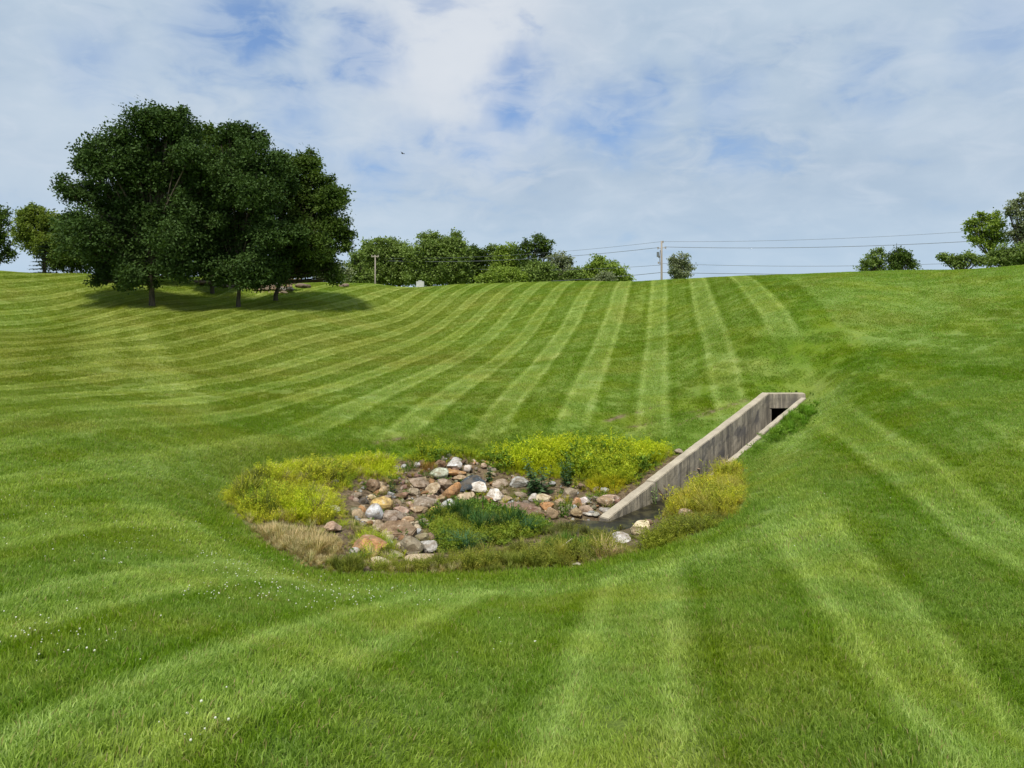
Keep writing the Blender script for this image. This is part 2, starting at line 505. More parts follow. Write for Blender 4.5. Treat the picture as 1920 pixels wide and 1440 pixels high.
def mat_weed():
    m, t, b = new_mat('weed_leaf')
    at = t.node('ShaderNodeAttribute', attribute_name='tint', attribute_type='INSTANCER')
    rnd = t.node('ShaderNodeAttribute', attribute_name='rnd').outputs['Fac']
    hgt = t.node('ShaderNodeAttribute', attribute_name='hgt').outputs['Fac']
    c = t.mix(1.0, at.outputs['Color'], t.mix(rnd, (.6, .68, .5), (1.4, 1.32, 1.3)), 'MULTIPLY')
    c = t.mix(t.rng(hgt, 0.0, .6, .4, 0), c, t.mix(1.0, c, (.85, .62, .6), 'MULTIPLY'))   # old stems are browner
    leafy(m, t, b, c, .40, .6, .2)
    return m


def mat_leaf(name, c1, c2, trans=.25, spec=.3):
    spec *= .5
    m, t, b = new_mat(name)
    rnd = t.node('ShaderNodeAttribute', attribute_name='rnd').outputs['Fac']
    pos = t.node('ShaderNodeNewGeometry').outputs['Position']
    f = t.math('ADD', t.math('MULTIPLY', rnd, .6), t.math('MULTIPLY', t.rng(t.noise(pos, .9, 3, .6), .3, .7), .4))
    leafy(m, t, b, t.mix(f, c1, c2), trans, .5, spec)
    return m


def mat_simple(name, c1, c2, scale=8, rough=.85, bumpd=.01, stretch=(1, 1, 1), spec=.25, bump_s=.6):
    m, t, b = new_mat(name)
    co = t.node('ShaderNodeTexCoord').outputs['Object']
    v = t.mapping(co, scale=stretch)
    f = t.noise(v, scale, 7, .65)
    t.put(b.inputs['Base Color'], t.mix(t.rng(f, .3, .7), c1, c2))
    b.inputs['Roughness'].default_value = rough; b.inputs['Specular IOR Level'].default_value = spec
    bu = t.node('ShaderNodeBump'); bu.inputs['Strength'].default_value = bump_s; bu.inputs['Distance'].default_value = bumpd
    t.put(bu.inputs['Height'], f); t.put(b.inputs['Normal'], bu.outputs[0])
    return m


def mat_rock():
    m, t, b = new_mat('field_stone')
    inf = t.node('ShaderNodeObjectInfo')
    co = t.vmath('ADD', t.node('ShaderNodeTexCoord').outputs['Object'], t.vmath('SCALE', inf.outputs['Location'], scale=3.7))
    n1 = t.noise(co, 7, 6, .65, .4); n2 = t.noise(co, 38, 5, .7); n3 = t.noise(t.mapping(co, scale=(1, 1, 4)), 5, 5, .6, .6)
    c = t.mix(1.0, inf.outputs['Color'], t.mix(t.rng(n1, .3, .7), (.62, .56, .48), (1.25, 1.22, 1.18)), 'MULTIPLY')
    c = t.mix(1.0, c, t.mix(t.rng(n2, .3, .7), (.72, .72, .72), (1.22, 1.22, 1.22)), 'MULTIPLY')
    c = t.mix(t.rng(n3, .48, .66, 0, .7), c, t.mix(1.0, c, (.50, .38, .27), 'MULTIPLY'))
    c = t.mix(t.rng(t.noise(co, 3, 5, .6), .46, .62, 0, .45), c, (.17, .13, .085))
    c = t.mix(t.rng(t.noise(t.mapping(co, loc=(4, 4, 4)), 11, 4, .6), .60, .70, 0, .5), c, (.5, .47, .40))
    t.put(b.inputs['Base Color'], c); b.inputs['Roughness'].default_value = .88
    bu = t.node('ShaderNodeBump'); bu.inputs['Strength'].default_value = .8; bu.inputs['Distance'].default_value = .02
    t.put(bu.inputs['Height'], t.math('ADD', n1, t.math('MULTIPLY', n2, .4))); t.put(b.inputs['Normal'], bu.outputs[0])
    return m


def mat_concrete():
    m, t, b = new_mat('weathered_concrete')
    pos = t.node('ShaderNodeNewGeometry').outputs['Position']
    n1 = t.noise(pos, 2.2, 6, .6); n2 = t.noise(pos, 30, 5, .7)
    runs = t.noise(t.mapping(pos, scale=(1, 1, .09)), 5.5, 6, .68, .25)
    runs2 = t.noise(t.mapping(pos, scale=(1, 1, .05), loc=(5, 2, 0)), 14, 5, .7)
    c = t.mix(t.rng(n1, .3, .7), (.34, .295, .225), (.48, .42, .32))
    c = t.mix(t.rng(n2, .25, .75, 0, .5), c, (.20, .17, .13))
    geo = t.node('ShaderNodeNewGeometry'); sp = t.node('ShaderNodeSeparateXYZ'); t.put(sp.inputs[0], geo.outputs['Normal'])
    vert = t.rng(t.math('ABSOLUTE', sp.outputs[2]), .3, .8, 1, 0)
    d = t.math('MULTIPLY', t.rng(runs, .44, .60), vert)
    c = t.mix(t.math('MULTIPLY', d, .75), c, (.10, .09, .075))
    d2 = t.math('MULTIPLY', t.rng(runs2, .55, .68), vert)
    c = t.mix(t.math('MULTIPLY', d2, .6), c, (.36, .33, .29))
    big = t.math('MULTIPLY', t.rng(t.noise(t.mapping(pos, scale=(.8, .8, 1.0)), 1.3, 4, .6), .50, .62), vert)
    upst = t.node('ShaderNodeSeparateXYZ'); t.put(upst.inputs[0], pos)
    c = t.mix(t.math('MULTIPLY', t.math('MULTIPLY', big, .75), t.rng(upst.outputs[1], 15.5, 17.5, .2, 1)), c, (.10, .095, .095))
    low = t.node('ShaderNodeSeparateXYZ'); t.put(low.inputs[0], pos)
    c = t.mix(t.math('MULTIPLY', t.rng(t.math('ADD', low.outputs[2], t.math('MULTIPLY', n1, .5)), -4.25, -3.75, .65, 0), vert), c, (.06, .055, .035))
    t.put(b.inputs['Base Color'], c); b.inputs['Roughness'].default_value = .92
    bu = t.node('ShaderNodeBump'); bu.inputs['Strength'].default_value = .5; bu.inputs['Distance'].default_value = .012
    t.put(bu.inputs['Height'], t.math('ADD', n2, runs2)); t.put(b.inputs['Normal'], bu.outputs[0])
    return m


M_TER = mat_terrain(); M_BLADE = mat_blade(); M_WEED = mat_weed(); M_ROCK = mat_rock(); M_CON = mat_concrete()
M_BARK = mat_simple('tree_bark', (.045, .037, .027), (.13, .105, .075), 9, .95, .03, (1, 1, .25))
M_POLE = mat_simple('weathered_pole_wood', (.19, .165, .14), (.32, .28, .24), 5, .9, .01, (1, 1, .08))
M_STICK = mat_simple('bleached_dead_wood', (.42, .36, .27), (.62, .56, .45), 14, .9, .004, (1, 1, .3))
M_DARKSTICK = mat_simple('dead_stalk_dark', (.05, .03, .022), (.12, .07, .05), 14, .9, .004)
M_WIRE = mat_simple('wire_metal', (.10, .11, .12), (.16, .17, .18), 5, .5, .001)
M_INS = mat_simple('glazed_ceramic', (.25, .2, .17), (.4, .36, .32), 5, .3, .001)
M_WHITE = mat_simple('white_paint', (.40, .40, .39), (.52, .52, .50), 5, .5, .001)
M_CLOVER = mat_simple('clover_bloom', (.42, .44, .32), (.72, .72, .62), 60, .8, .001)
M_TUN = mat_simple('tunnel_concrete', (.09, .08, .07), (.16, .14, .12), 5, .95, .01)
M_BIRD = mat_simple('bird_feathers', (.03, .03, .03), (.06, .055, .05), 12, .8, .001)

m, t, b = new_mat('still_water'); M_WATER = m
pos = t.node('ShaderNodeNewGeometry').outputs['Position']
t.put(b.inputs['Base Color'], t.mix(t.rng(t.noise(pos, 5, 5, .6), .45, .65), (.014, .013, .008), (.05, .045, .02)))
b.inputs['Roughness'].default_value = .28; b.inputs['Specular IOR Level'].default_value = .22
bu = t.node('ShaderNodeBump'); bu.inputs['Strength'].default_value = .25; bu.inputs['Distance'].default_value = .01
t.put(bu.inputs['Height'], t.noise(pos, 18, 3, .5)); t.put(b.inputs['Normal'], bu.outputs[0])

# ------------------------------------------------------------------ ground mesh
def axis(segs):
    a = []
    for lo, hi, st in segs:
        a.append(np.arange(lo, hi, st))
    return np.concatenate(a)


def grow(start, end, st, f=1.18):
    o = [start]
    while o[-1] < end:
        st *= f; o.append(o[-1]+st)
    return np.array(o)


xs = np.concatenate([-grow(42, 1500, .5)[::-1], np.arange(-41.6, -8, .24), np.arange(-8, 9.2, .085), np.arange(9.2, 34, .24), grow(34.1, 1500, .5)])
ys = np.concatenate([-grow(6, 200, .5)[::-1], np.arange(-5.6, 3, .3), np.arange(3, 8.5, .12), np.arange(8.5, 21, .085), np.arange(21, 40, .2), np.arange(40, 66, .3), grow(66, 2500, .6)])
X, Y = np.meshgrid(xs, ys)
Z = H(X, Y)
Z = Z+((fbm(X, Y, .9, 60, 3)-.5)*.05+(fbm(X, Y, .25, 61, 2)-.5)*.10)*(np.hypot(X, Y) < 60)*(1-np.exp(-(dist_line(X, Y, [WL0, WL1, WR1, WR0])/.5)**2))
tone, bdist, _ = lawn(X, Y)
nx, ny = len(xs), len(ys)
idx = np.arange(nx*ny).reshape(ny, nx)
q = np.stack([idx[:-1, :-1], idx[:-1, 1:], idx[1:, 1:], idx[1:, :-1]], -1).reshape(-1, 4)
# the opening of the culvert pierces the ground behind the headwall
cx = (X[:-1, :-1]+X[1:, 1:])/2; cy = (Y[:-1, :-1]+Y[1:, 1:])/2
zmin = np.minimum.reduce([Z[:-1, :-1], Z[1:, 1:], Z[1:, :-1], Z[:-1, 1:]]); zmax = np.maximum.reduce([Z[:-1, :-1], Z[1:, 1:], Z[1:, :-1], Z[:-1, 1:]])
cut = (cx > 7.0) & (cx < 7.93) & (cy > 20.0) & (cy < 20.5) & (zmin < -3.0)
q = q[~cut.ravel()]
me = mesh_from('lawn', np.stack([X, Y, Z], -1).reshape(-1, 3), q, M_TER, True, {'tone': tone.reshape(-1, 4)})
tag(obj('lawn', me), kind='structure')

# water in the channel
wp = [WL0+wnor*.02, WL0+wdir*8-wnor*-.02, WR1-wdir*.1, WR0, (3.6, 14.2), (2.8, 13.1), (1.9, 12.55), (.8, 12.6), (.4, 13.3), (1.2, 14.0)]
V = [(p[0], p[1], -4.235) for p in wp]
tag(obj('water', mesh_from('water', V, np.array([list(range(len(V)))]), M_WATER)), kind='structure')


# ------------------------------------------------------------------ concrete culvert with its side walls
def prism(plan, zt, zb, bevel=.012, name='p', mat=None, rough=False):
    """plan: quad corners ccw (x,y); zt: top z per corner; zb scalar"""
    V = [(p[0], p[1], zb) for p in plan]+[(p[0], p[1], z) for p, z in zip(plan, zt)]
    k = len(plan)
    import bmesh
    bm = bmesh.new(); vs = [bm.verts.new(v) for v in V]
    bm.faces.new(vs[:k][::-1]); bm.faces.new(vs[k:])
    for i in range(k):
        j = (i+1) % k; bm.faces.new((vs[i], vs[j], vs[k+j], vs[k+i]))
    bmesh.ops.recalc_face_normals(bm, faces=bm.faces)
    bmesh.ops.bevel(bm, geom=list(bm.edges), offset=bevel, segments=2, affect='EDGES')
    if rough:
        for it in range(4):
            le = [e_ for e_ in bm.edges if e_.calc_length() > .16]
            if not le: break
            bmesh.ops.subdivide_edges(bm, edges=le, cuts=1, use_grid_fill=True)
        for v_ in bm.verts:
            nv_ = mnoise.noise_vector(v_.co*4.1)*.010+mnoise.noise_vector(v_.co*15)*.006
            v_.co += nv_
    me = bpy.data.meshes.new(name); bm.to_mesh(me); bm.free()
    if mat: me.materials.append(mat)
    return me


TH = .21
culv = empty('concrete_culvert', (7.5, 20.2, -4.3))
tag(culv, 'weathered grey concrete culvert outlet with two sloping side walls in the grass bank', 'culvert')
def cp(name, me):
    o = obj(name, me, culv); o.location = (-7.5, -20.2, 4.3); return o
cuts = [(0, 1.75), (1.756, 4.3), (4.306, WLEN)]
dz = [0.0, .015, .0]
for (a, b_), e in zip(cuts, dz):
    p0 = WL0+wdir*a; p1 = WL0+wdir*b_
    o = cp('wall_panel', prism([p0, p1, p1-wnor*TH, p0-wnor*TH], [wtop(a)+.02+e, wtop(b_)+.02+e, wtop(b_)+.02+e, wtop(a)+.02+e], -5.0, .012, 'wall_panel', M_CON, True))
p1 = WR1-wdir*.0; p0 = WR0
zr = lambda s: ZL1-(ZL1-ZL0)*s/WLEN
for a, b_ in ((0.22, 3.2), (3.206, 6.4)):
    q1 = WR1-wdir*a; q0 = WR1-wdir*b_
    cp('wall_panel', prism([q0, q0+wnor*.15, q1+wnor*.15, q1], [zr(b_)+.01, zr(b_)+.01, zr(a)-.03, zr(a)-.03], -5.0, .012, 'wall_panel', M_CON, True))
# headwall: a beam over the mouth, carried by the walls
hx0, hx1, hy = WL1[0]-.16, WR1[0]+.06, 20.0
cp('headwall', prism([(hx0, hy+.004), (hx1, hy+.004), (hx1, hy+.24), (hx0, hy+.24)], [ZL1+.0]*4, ZL1-.40, .012, 'headwall', M_CON, True))
cp('headwall_post', prism([(WR1[0]-.06, hy+.01), (hx1-.01, hy+.01), (hx1-.01, hy+.2), (WR1[0]-.06, hy+.2)], [ZL1-.405]*4, -5.0, .01, 'headwall_post', M_CON))
cp('headwall_post', prism([(hx0-.02, hy+.02), (WL1[0]+.06, hy+.02), (WL1[0]+.06, hy+.2), (hx0-.02, hy+.2)], [ZL1-.405]*4, -5.0, .01, 'headwall_post', M_CON))
# tunnel barrel running back into the bank
y0, y1 = hy+.21, hy+3.4; x0, x1 = WL1[0]-.02, WR1[0]+.2; zt, zb = ZL1-.38, -4.4
V = [(x0, y0, zb), (x1, y0, zb), (x1, y0, zt), (x0, y0, zt), (x0, y1, zb), (x1, y1, zb), (x1, y1, zt), (x0, y1, zt)]
cp('tunnel', mesh_from('tunnel', V, np.array([(0, 1, 5, 4), (1, 2, 6, 5), (2, 3, 7, 6), (3, 0, 4, 7), (4, 5, 6, 7)]), M_TUN))


# ------------------------------------------------------------------ instanced ground cover ("stuff")
def cover(name, protos, pos, rot, scl, variant, attr_name, attr, label=None):
    """one object: points carrying small meshes, via geometry nodes"""
    coll = bpy.data.collections.new(name+'_sources')
    for i, me in enumerate(protos):
        o = bpy.data.objects.new('%s_source_%02d' % (name, i), me); coll.objects.link(o)
    me = bpy.data.meshes.new(name)
    nv = len(pos); me.vertices.add(nv); me.vertices.foreach_set('co', np.asarray(pos, np.float32).ravel())
    a = me.attributes.new('rot', 'FLOAT_VECTOR', 'POINT'); a.data.foreach_set('vector', np.asarray(rot, np.float32).ravel())
    a = me.attributes.new('scl', 'FLOAT_VECTOR', 'POINT'); a.data.foreach_set('vector', np.asarray(scl, np.float32).ravel())
    a = me.attributes.new('variant', 'INT', 'POINT'); a.data.foreach_set('value', np.asarray(variant, np.int32))
    a = me.attributes.new(attr_name, 'FLOAT_COLOR', 'POINT')
    a.data.foreach_set('color', (attr if attr.shape[1] == 4 else np.concatenate([attr, np.ones((nv, 1))], 1)).astype(np.float32).ravel())
    o = obj(name, me)
    ng = bpy.data.node_groups.new(name, 'GeometryNodeTree')
    ng.interface.new_socket('Geometry', in_out='INPUT', socket_type='NodeSocketGeometry')
    ng.interface.new_socket('Geometry', in_out='OUTPUT', socket_type='NodeSocketGeometry')
    N = ng.nodes; L = ng.links
    gi = N.new('NodeGroupInput'); go = N.new('NodeGroupOutput')
    ip = N.new('GeometryNodeInstanceOnPoints'); ci = N.new('GeometryNodeCollectionInfo')
    ci.inputs['Collection'].default_value = coll; ci.inputs['Separate Children'].default_value = True; ci.inputs['Reset Children'].default_value = True
    def na(nm, ty):
        x = N.new('GeometryNodeInputNamedAttribute'); x.data_type = ty; x.inputs['Name'].default_value = nm
        return x.outputs['Attribute']
    L.new(gi.outputs[0], ip.inputs['Points']); L.new(ci.outputs[0], ip.inputs['Instance'])
    ip.inputs['Pick Instance'].default_value = True
    L.new(na('variant', 'INT'), ip.inputs['Instance Index'])
    L.new(na('rot', 'FLOAT_VECTOR'), ip.inputs['Rotation']); L.new(na('scl', 'FLOAT_VECTOR'), ip.inputs['Scale'])
    L.new(ip.outputs[0], go.inputs[0])
    md = o.modifiers.new('scatter', 'NODES'); md.node_group = ng
    tag(o, label, kind='stuff')
    return o


def normals(x, y, e=.15):
    zx = (H(x+e, y)-H(x-e, y))/(2*e); zy = (H(x, y+e)-H(x, y-e))/(2*e)
    nrm = np.stack([-zx, -zy, np.ones_like(zx)], -1)
    return nrm/np.linalg.norm(nrm, axis=-1, keepdims=True)


def eulers(yaw, nrm):
    f = np.stack([np.cos(yaw), np.sin(yaw), np.zeros_like(yaw)], -1)
    f = f-nrm*(f*nrm).sum(-1, keepdims=True); f /= np.linalg.norm(f, axis=-1, keepdims=True)
    s = np.cross(nrm, f)
    R20 = f[:, 2]; R21 = s[:, 2]; R22 = nrm[:, 2]; R10 = f[:, 1]; R00 = f[:, 0]
    return np.stack([np.arctan2(R21, R22), -np.arcsin(np.clip(R20, -1, 1)), np.arctan2(R10, R00)], -1)


def blades(nb, size, h, wd, lean, seed, name, mat):
    """a square tile of grass blades, leaning towards local +X"""
    r = np.random.RandomState(seed)
    bx = (r.rand(nb)-.5)*size; by = (r.rand(nb)-.5)*size
    clump = .75+.5*fbm(bx+seed, by, 9, seed, 2)
    hh = h*(.55+.75*r.rand(nb)**1.3)*clump
    a = r.rand(nb)*2*np.pi
    ln = r.rand(nb)*.85
    dx = np.cos(a)*ln+lean*(.6+.6*r.rand(nb)); dy = np.sin(a)*ln
    fa = r.rand(nb)*np.pi
    wx = np.cos(fa)*wd*.5*(.7+.6*r.rand(nb)); wy = np.sin(fa)*wd*.5*(.7+.6*r.rand(nb))
    z0 = np.zeros(nb)
    b0 = np.stack([bx-wx, by-wy, z0-.01], -1); b1 = np.stack([bx+wx, by+wy, z0-.01], -1)
    mx = bx+dx*hh*.45; my = by+dy*hh*.45
    m0 = np.stack([mx-wx*.8, my-wy*.8, hh*.58], -1); m1 = np.stack([mx+wx*.8, my+wy*.8, hh*.58], -1)
    tp = np.stack([bx+dx*hh*1.15, by+dy*hh*1.15, hh*(.98-.25*np.hypot(dx, dy))], -1)
    V = np.stack([b0, b1, m1, m0, tp], 1).reshape(-1, 3)
    k = np.arange(nb)[:, None]*5
    rnd = np.repeat(r.rand(nb), 5)
    return mesh_from(name, V, [k+np.array([0, 1, 2, 3]), k+np.array([3, 2, 4])], mat, False, {'rnd': rnd})


PROB = [blades(620, .36, .056, .0058, .26, 100+i, 'blade_tile', M_BLADE) for i in range(5)]       # near
PROM = [blades(300, .42, .050, .009, .26, 200+i, 'blade_tile', M_BLADE) for i in range(4)]       # middle
PROF = [blades(190, .58, .048, .016, .26, 300+i, 'blade_tile', M_BLADE) for i in range(3)]       # far


def lawn_points(dmin, dmax, sp, jit, seed, wide=.98):
    r = np.random.RandomState(seed)
    yy = np.arange(dmin, dmax, sp); P_ = []
    for y_ in yy:
        xx = np.arange(-y_*wide-3.0, y_*wide+3.0, sp)
        P_.append(np.stack([xx, np.full_like(xx, y_)], -1))
    P_ = np.concatenate(P_); P_ = P_+(r.rand(*P_.shape)-.5)*jit
    return P_


allp = []
for (dmin, dmax, sp, base, nvar, seed) in ((1.6, 8.2, .25, 0, 5, 1), (8.0, 24, .31, 5, 4, 2), (17.6, 60, .44, 9, 3, 3)):
    p = lawn_points(dmin, dmax, sp, sp*.7, seed)
    if base == 5: p = p[(p[:, 1] < 17.5) | (rs.rand(len(p)) > (p[:, 1]-17.5)/6.5)]
    if base == 9: p = p[(p[:, 1] > 24) | (rs.rand(len(p)) < (p[:, 1]-17.5)/6.5)]
    v = base+rs.randint(0, nvar, len(p))
    allp.append(np.concatenate([p, v[:, None]], 1))
p = np.concatenate(allp)
x, y = p[:, 0], p[:, 1]
tn, bd, stp = lawn(x, y)
z = H(x, y)+((fbm(x, y, .9, 60, 3)-.5)*.05+(fbm(x, y, .25, 61, 2)-.5)*.10)
conc = sdist(x, y, [WL0-wnor*.26, WL1-wnor*.26+wdir*.32, WR1+wnor*.20+wdir*.3, WR0+wnor*.16])
half = np.where(p[:, 2] < 5, .08, np.where(p[:, 2] < 9, .08, .15))
crest = (z/y > -1)   # keep everything
keep = (bd > half-.12+.45*(fbm(x, y, 2.2, 91, 3)-.5)) & (conc > half*.8) & (tn[:, 2] < .5)
p, x, y, z, tn, bd, stp = p[keep], x[keep], y[keep], z[keep], tn[keep], bd[keep], stp[keep]
toward = np.where(stp+(rs.rand(len(x))-.5)*.3 > .38, math.atan2(1, .208), math.atan2(-1, -.208))
yaw = toward+(rs.rand(len(x))-.5)*2.2
ngh = (fbm(x, y, .35, 77, 3)-.5)*.7
tall = np.exp(-(np.clip(bd, 0, 9)/.35)**2)*.35
s = .95+ngh+tall
s = np.clip(s, .6, 1.6)
scl = np.stack([np.ones_like(s), np.where(rs.rand(len(s)) < .5, -1., 1.), s], -1)
cover('grass', PROB+PROM+PROF, np.stack([x, y, z], -1), eulers(yaw, normals(x, y)), scl, p[:, 2].astype(int), 'tone', tn,
      'mown lawn grass covering the banks around the stone basin')


# weeds ---------------------------------------------------------------
def quads_leaf(c, d, n_, L, W):
    """leaf rhombi: centre base c, direction d, side n_"""
    a = c; b_ = c+d*L[:, None]*.5+n_*W[:, None]*.5; e = c+d*L[:, None]; g = c+d*L[:, None]*.5-n_*W[:, None]*.5
    return np.stack([a, b_, e, g], 1)


def unit(v): return v/(np.linalg.norm(v, axis=-1, keepdims=True)+1e-9)


def weed_mesh(seed, kind):
    r = np.random.RandomState(seed)
    if kind == 'fluffy': ns, nl, h, rad, L, W = 16, 17, 1.0, .55, .085, .030
    elif kind == 'leafy': ns, nl, h, rad, L, W = 12, 13, .8, .7, .16, .085
    else: ns, nl, h, rad, L, W = 60, 0, 1.0, .45, 0, 0
    Vs, Fs, R, Hh = [], [], [], []
    off = 0
    a = r.rand(ns)*2*np.pi; b0 = np.sqrt(r.rand(ns))*rad*.5
    base = np.stack([np.cos(a)*b0, np.sin(a)*b0, np.zeros(ns)-.03], -1)
    a2 = a+(r.rand(ns)-.5)*1.2
    spread = rad*(.35+.9*r.rand(ns))
    hs = h*(.6+.5*r.rand(ns))
    top = base+np.stack([np.cos(a2)*spread, np.sin(a2)*spread, hs], -1)
    mid = base*.5+top*.5+np.stack([-np.cos(a2)*spread*.2, -np.sin(a2)*spread*.2, hs*.12], -1)
    side = np.stack([-np.sin(a2), np.cos(a2), np.zeros(ns)], -1)
    sw = (.012 if kind != 'tuft' else .020)
    st = np.stack([base-side*sw, base+side*sw, mid+side*sw*.8, mid-side*sw*.8, top], 1).reshape(-1, 3)
    k = np.arange(ns)[:, None]*5
    Vs.append(st); Fs += [k+np.array([0, 1, 2, 3]), k+np.array([3, 2, 4])]
    R.append(np.repeat(r.rand(ns), 5)); Hh.append(st[:, 2]/h); off = len(st)
    if nl:
        tt = .28+.72*r.rand(ns, nl)**.7
        c = base[:, None]*((1-tt)**2)[..., None]+2*mid[:, None]*((1-tt)*tt)[..., None]+top[:, None]*(tt**2)[..., None]
        c = c.reshape(-1, 3)+(r.rand(ns*nl, 3)-.5)*.10*(1 if kind == 'fluffy' else .3)
        d = unit(r.randn(ns*nl, 3)+np.array([0, 0, .5])); n_ = unit(np.cross(d, r.randn(ns*nl, 3)))
        Q = quads_leaf(c, d, n_, L*(.6+.8*r.rand(ns*nl)), W*(.7+.7*r.rand(ns*nl)))
        Vs.append(Q.reshape(-1, 3)); Fs.append(np.arange(ns*nl)[:, None]*4+np.array([0, 1, 2, 3])+off)
        R.append(np.repeat(r.rand(ns*nl), 4)); Hh.append(Q.reshape(-1, 3)[:, 2]/h)
    quad = [f for f in Fs if f.shape[1] == 4]; tri = [f for f in Fs if f.shape[1] == 3]
    return mesh_from('weed', np.concatenate(Vs), [np.concatenate(quad), np.concatenate(tri)], M_WEED, False,
                     {'rnd': np.concatenate(R), 'hgt': np.clip(np.concatenate(Hh), 0, 1)})


WP = [weed_mesh(i, 'fluffy') for i in range(4)]+[weed_mesh(20+i, 'leafy') for i in range(3)]+[weed_mesh(40+i, 'tuft') for i in range(3)]
FL, LF, TF = (0, 4), (4, 7), (7, 10)
LIME = (.45, .51, .022); GOLD = (.47, .44, .03); OLIVE = (.19, .21, .04); TAN = (.52, .43, .25); GREEN = (.11, .20, .025); DEEP = (.05, .11, .025); RUST = (.32, .17, .05)

ROCKS_PX = []   # filled below; weeds keep off the named stones


def scatter_region(poly_px, dens, hr, mixes, seed, thin=None, avoid=None, fade=.15, wet=False):
    """points in a patch of ground; mixes: list of (share, (lo,hi) variants, tint, jitter, hscale)"""
    r = np.random.RandomState(seed)
    pl = np.array(gpoly(poly_px)); lo = pl.min(0); hi = pl.max(0)
    area = (hi-lo).prod(); n_ = int(area*dens)
    q = lo+r.rand(n_, 2)*(hi-lo)
    k = inside_poly(q[:, 0], q[:, 1], pl)
    if thin: k &= fbm(q[:, 0], q[:, 1], thin[0], seed, 3) > thin[1]
    q = q[k]
    k = np.ones(len(q), bool) if wet else (sdist(q[:, 0], q[:, 1], [WL0-wnor*.26, WL1-wnor*.26, WR1+wnor*.25, WR0+wnor*.25]) > .02) & (sdist(q[:, 0], q[:, 1], POOL) > .05)
    if avoid is not None and len(avoid):
        dd = np.hypot(q[:, 0][:, None]-avoid[None, :, 0], q[:, 1][:, None]-avoid[None, :, 1])-avoid[None, :, 2]
        k &= (dd.min(1) > 0) | (r.rand(len(q)) < .04)
    q = q[k]
    m_ = len(q); sh = np.array([mm[0] for mm in mixes], float); sh = np.cumsum(sh/sh.sum())
    # kinds come in drifts
    sel = np.searchsorted(sh, np.clip((fbm(q[:, 0], q[:, 1], 1.1, seed+5, 3)-.22)/.56*.7+r.rand(m_)*.3, 0, .9999))
    var = np.zeros(m_, int); tint = np.zeros((m_, 3)); hs = np.zeros(m_)
    for i, mm in enumerate(mixes):
        s_ = sel == i; c = s_.sum()
        var[s_] = r.randint(mm[1][0], mm[1][1], c)
        tint[s_] = np.array(mm[2])*(1+(r.rand(c, 1)-.5)*mm[3])*(1+(r.rand(c, 3)-.5)*.12)
        hs[s_] = mm[4] if len(mm) > 4 else 1
    edge = np.clip(sstep(-sdist(q[:, 0], q[:, 1], pl), 0, .5), 0, 1)
    big = .60+.8*fbm(q[:, 0], q[:, 1], 1.4, seed+9, 3)
    h = (hr[0]+(hr[1]-hr[0])*r.rand(m_)**1.2)*hs*big*(fade+(1-fade)*edge)
    z = H(q[:, 0], q[:, 1])
    pos = np.stack([q[:, 0], q[:, 1], z], -1)
    rot = np.stack([(r.rand(m_)-.5)*.35, (r.rand(m_)-.5)*.35, r.rand(m_)*6.28], -1)
    wv = h*(.85+.5*r.rand(m_))
    return pos, rot, np.stack([wv, wv, h], -1), var, tint


def weeds(name, label, parts):
    P_, R_, S_, V_, T_ = [np.concatenate(a) for a in zip(*parts)]
    cover(name, WP, P_, R_, S_, V_, 'tint', T_, label)


# ------------------------------------------------------------------ rocks
def rock_mesh(seed, sx, sy, sz, angular=.6, name='rock', sub=3):
    r = np.random.RandomState(seed)
    import bmesh
    key = 'ico%d' % sub
    if key not in ICO:
        bm = bmesh.new(); bmesh.ops.create_icosphere(bm, subdivisions=sub, radius=1)
        ICO[key] = (np.array([v.co[:] for v in bm.verts]), np.array([[v.index for v in f.verts] for f in bm.faces])); bm.free()
    D, Fc = ICO[key]
    nn = unit(r.randn(11, 3)); dd = 1-angular*(.10+.55*r.rand(11))
    c = D@nn.T
    rad = np.min(np.where(c > .05, dd/np.maximum(c, .05), 9), axis=1)
    rad = np.minimum(rad, 1.12)
    lump = np.zeros(len(D))
    for k in range(3):
        w1 = r.randn(3)*(1.6*1.9**k); lump += np.sin(D@w1*1.6+r.rand()*6)/(1.8**k)
    rad = rad*(1+.03*lump)
    fine = r.randn(5, 3)*9
    rad *= 1+.012*np.sin(D@fine.T).sum(1)
    V = D*rad[:, None]; V = V/np.abs(V).max(0)*np.array([sx, sy, sz])
    sharp = angular > .45
    me = mesh_from(name, V, Fc, M_ROCK, True)
    if sharp: me.set_sharp_from_angle(angle=math.radians(17))
    return me


ICO = {}
C = dict(tan=(.36, .275, .175), paletan=(.47, .385, .27), cream=(.55, .48, .34), white=(.62, .61, .58), bluewhite=(.50, .54, .57), grey=(.36, .36, .35), lightgrey=(.50, .50, .48),
         brown=(.22, .15, .10), orange=(.40, .225, .105), ochre=(.50, .36, .14), slate=(.055, .07, .085), char=(.10, .095, .09), pink=(.42, .325, .255), olive=(.26, .24, .15),
         redbrown=(.22, .135, .10), greengrey=(.46, .48, .41), greybrown=(.29, .24, .19))
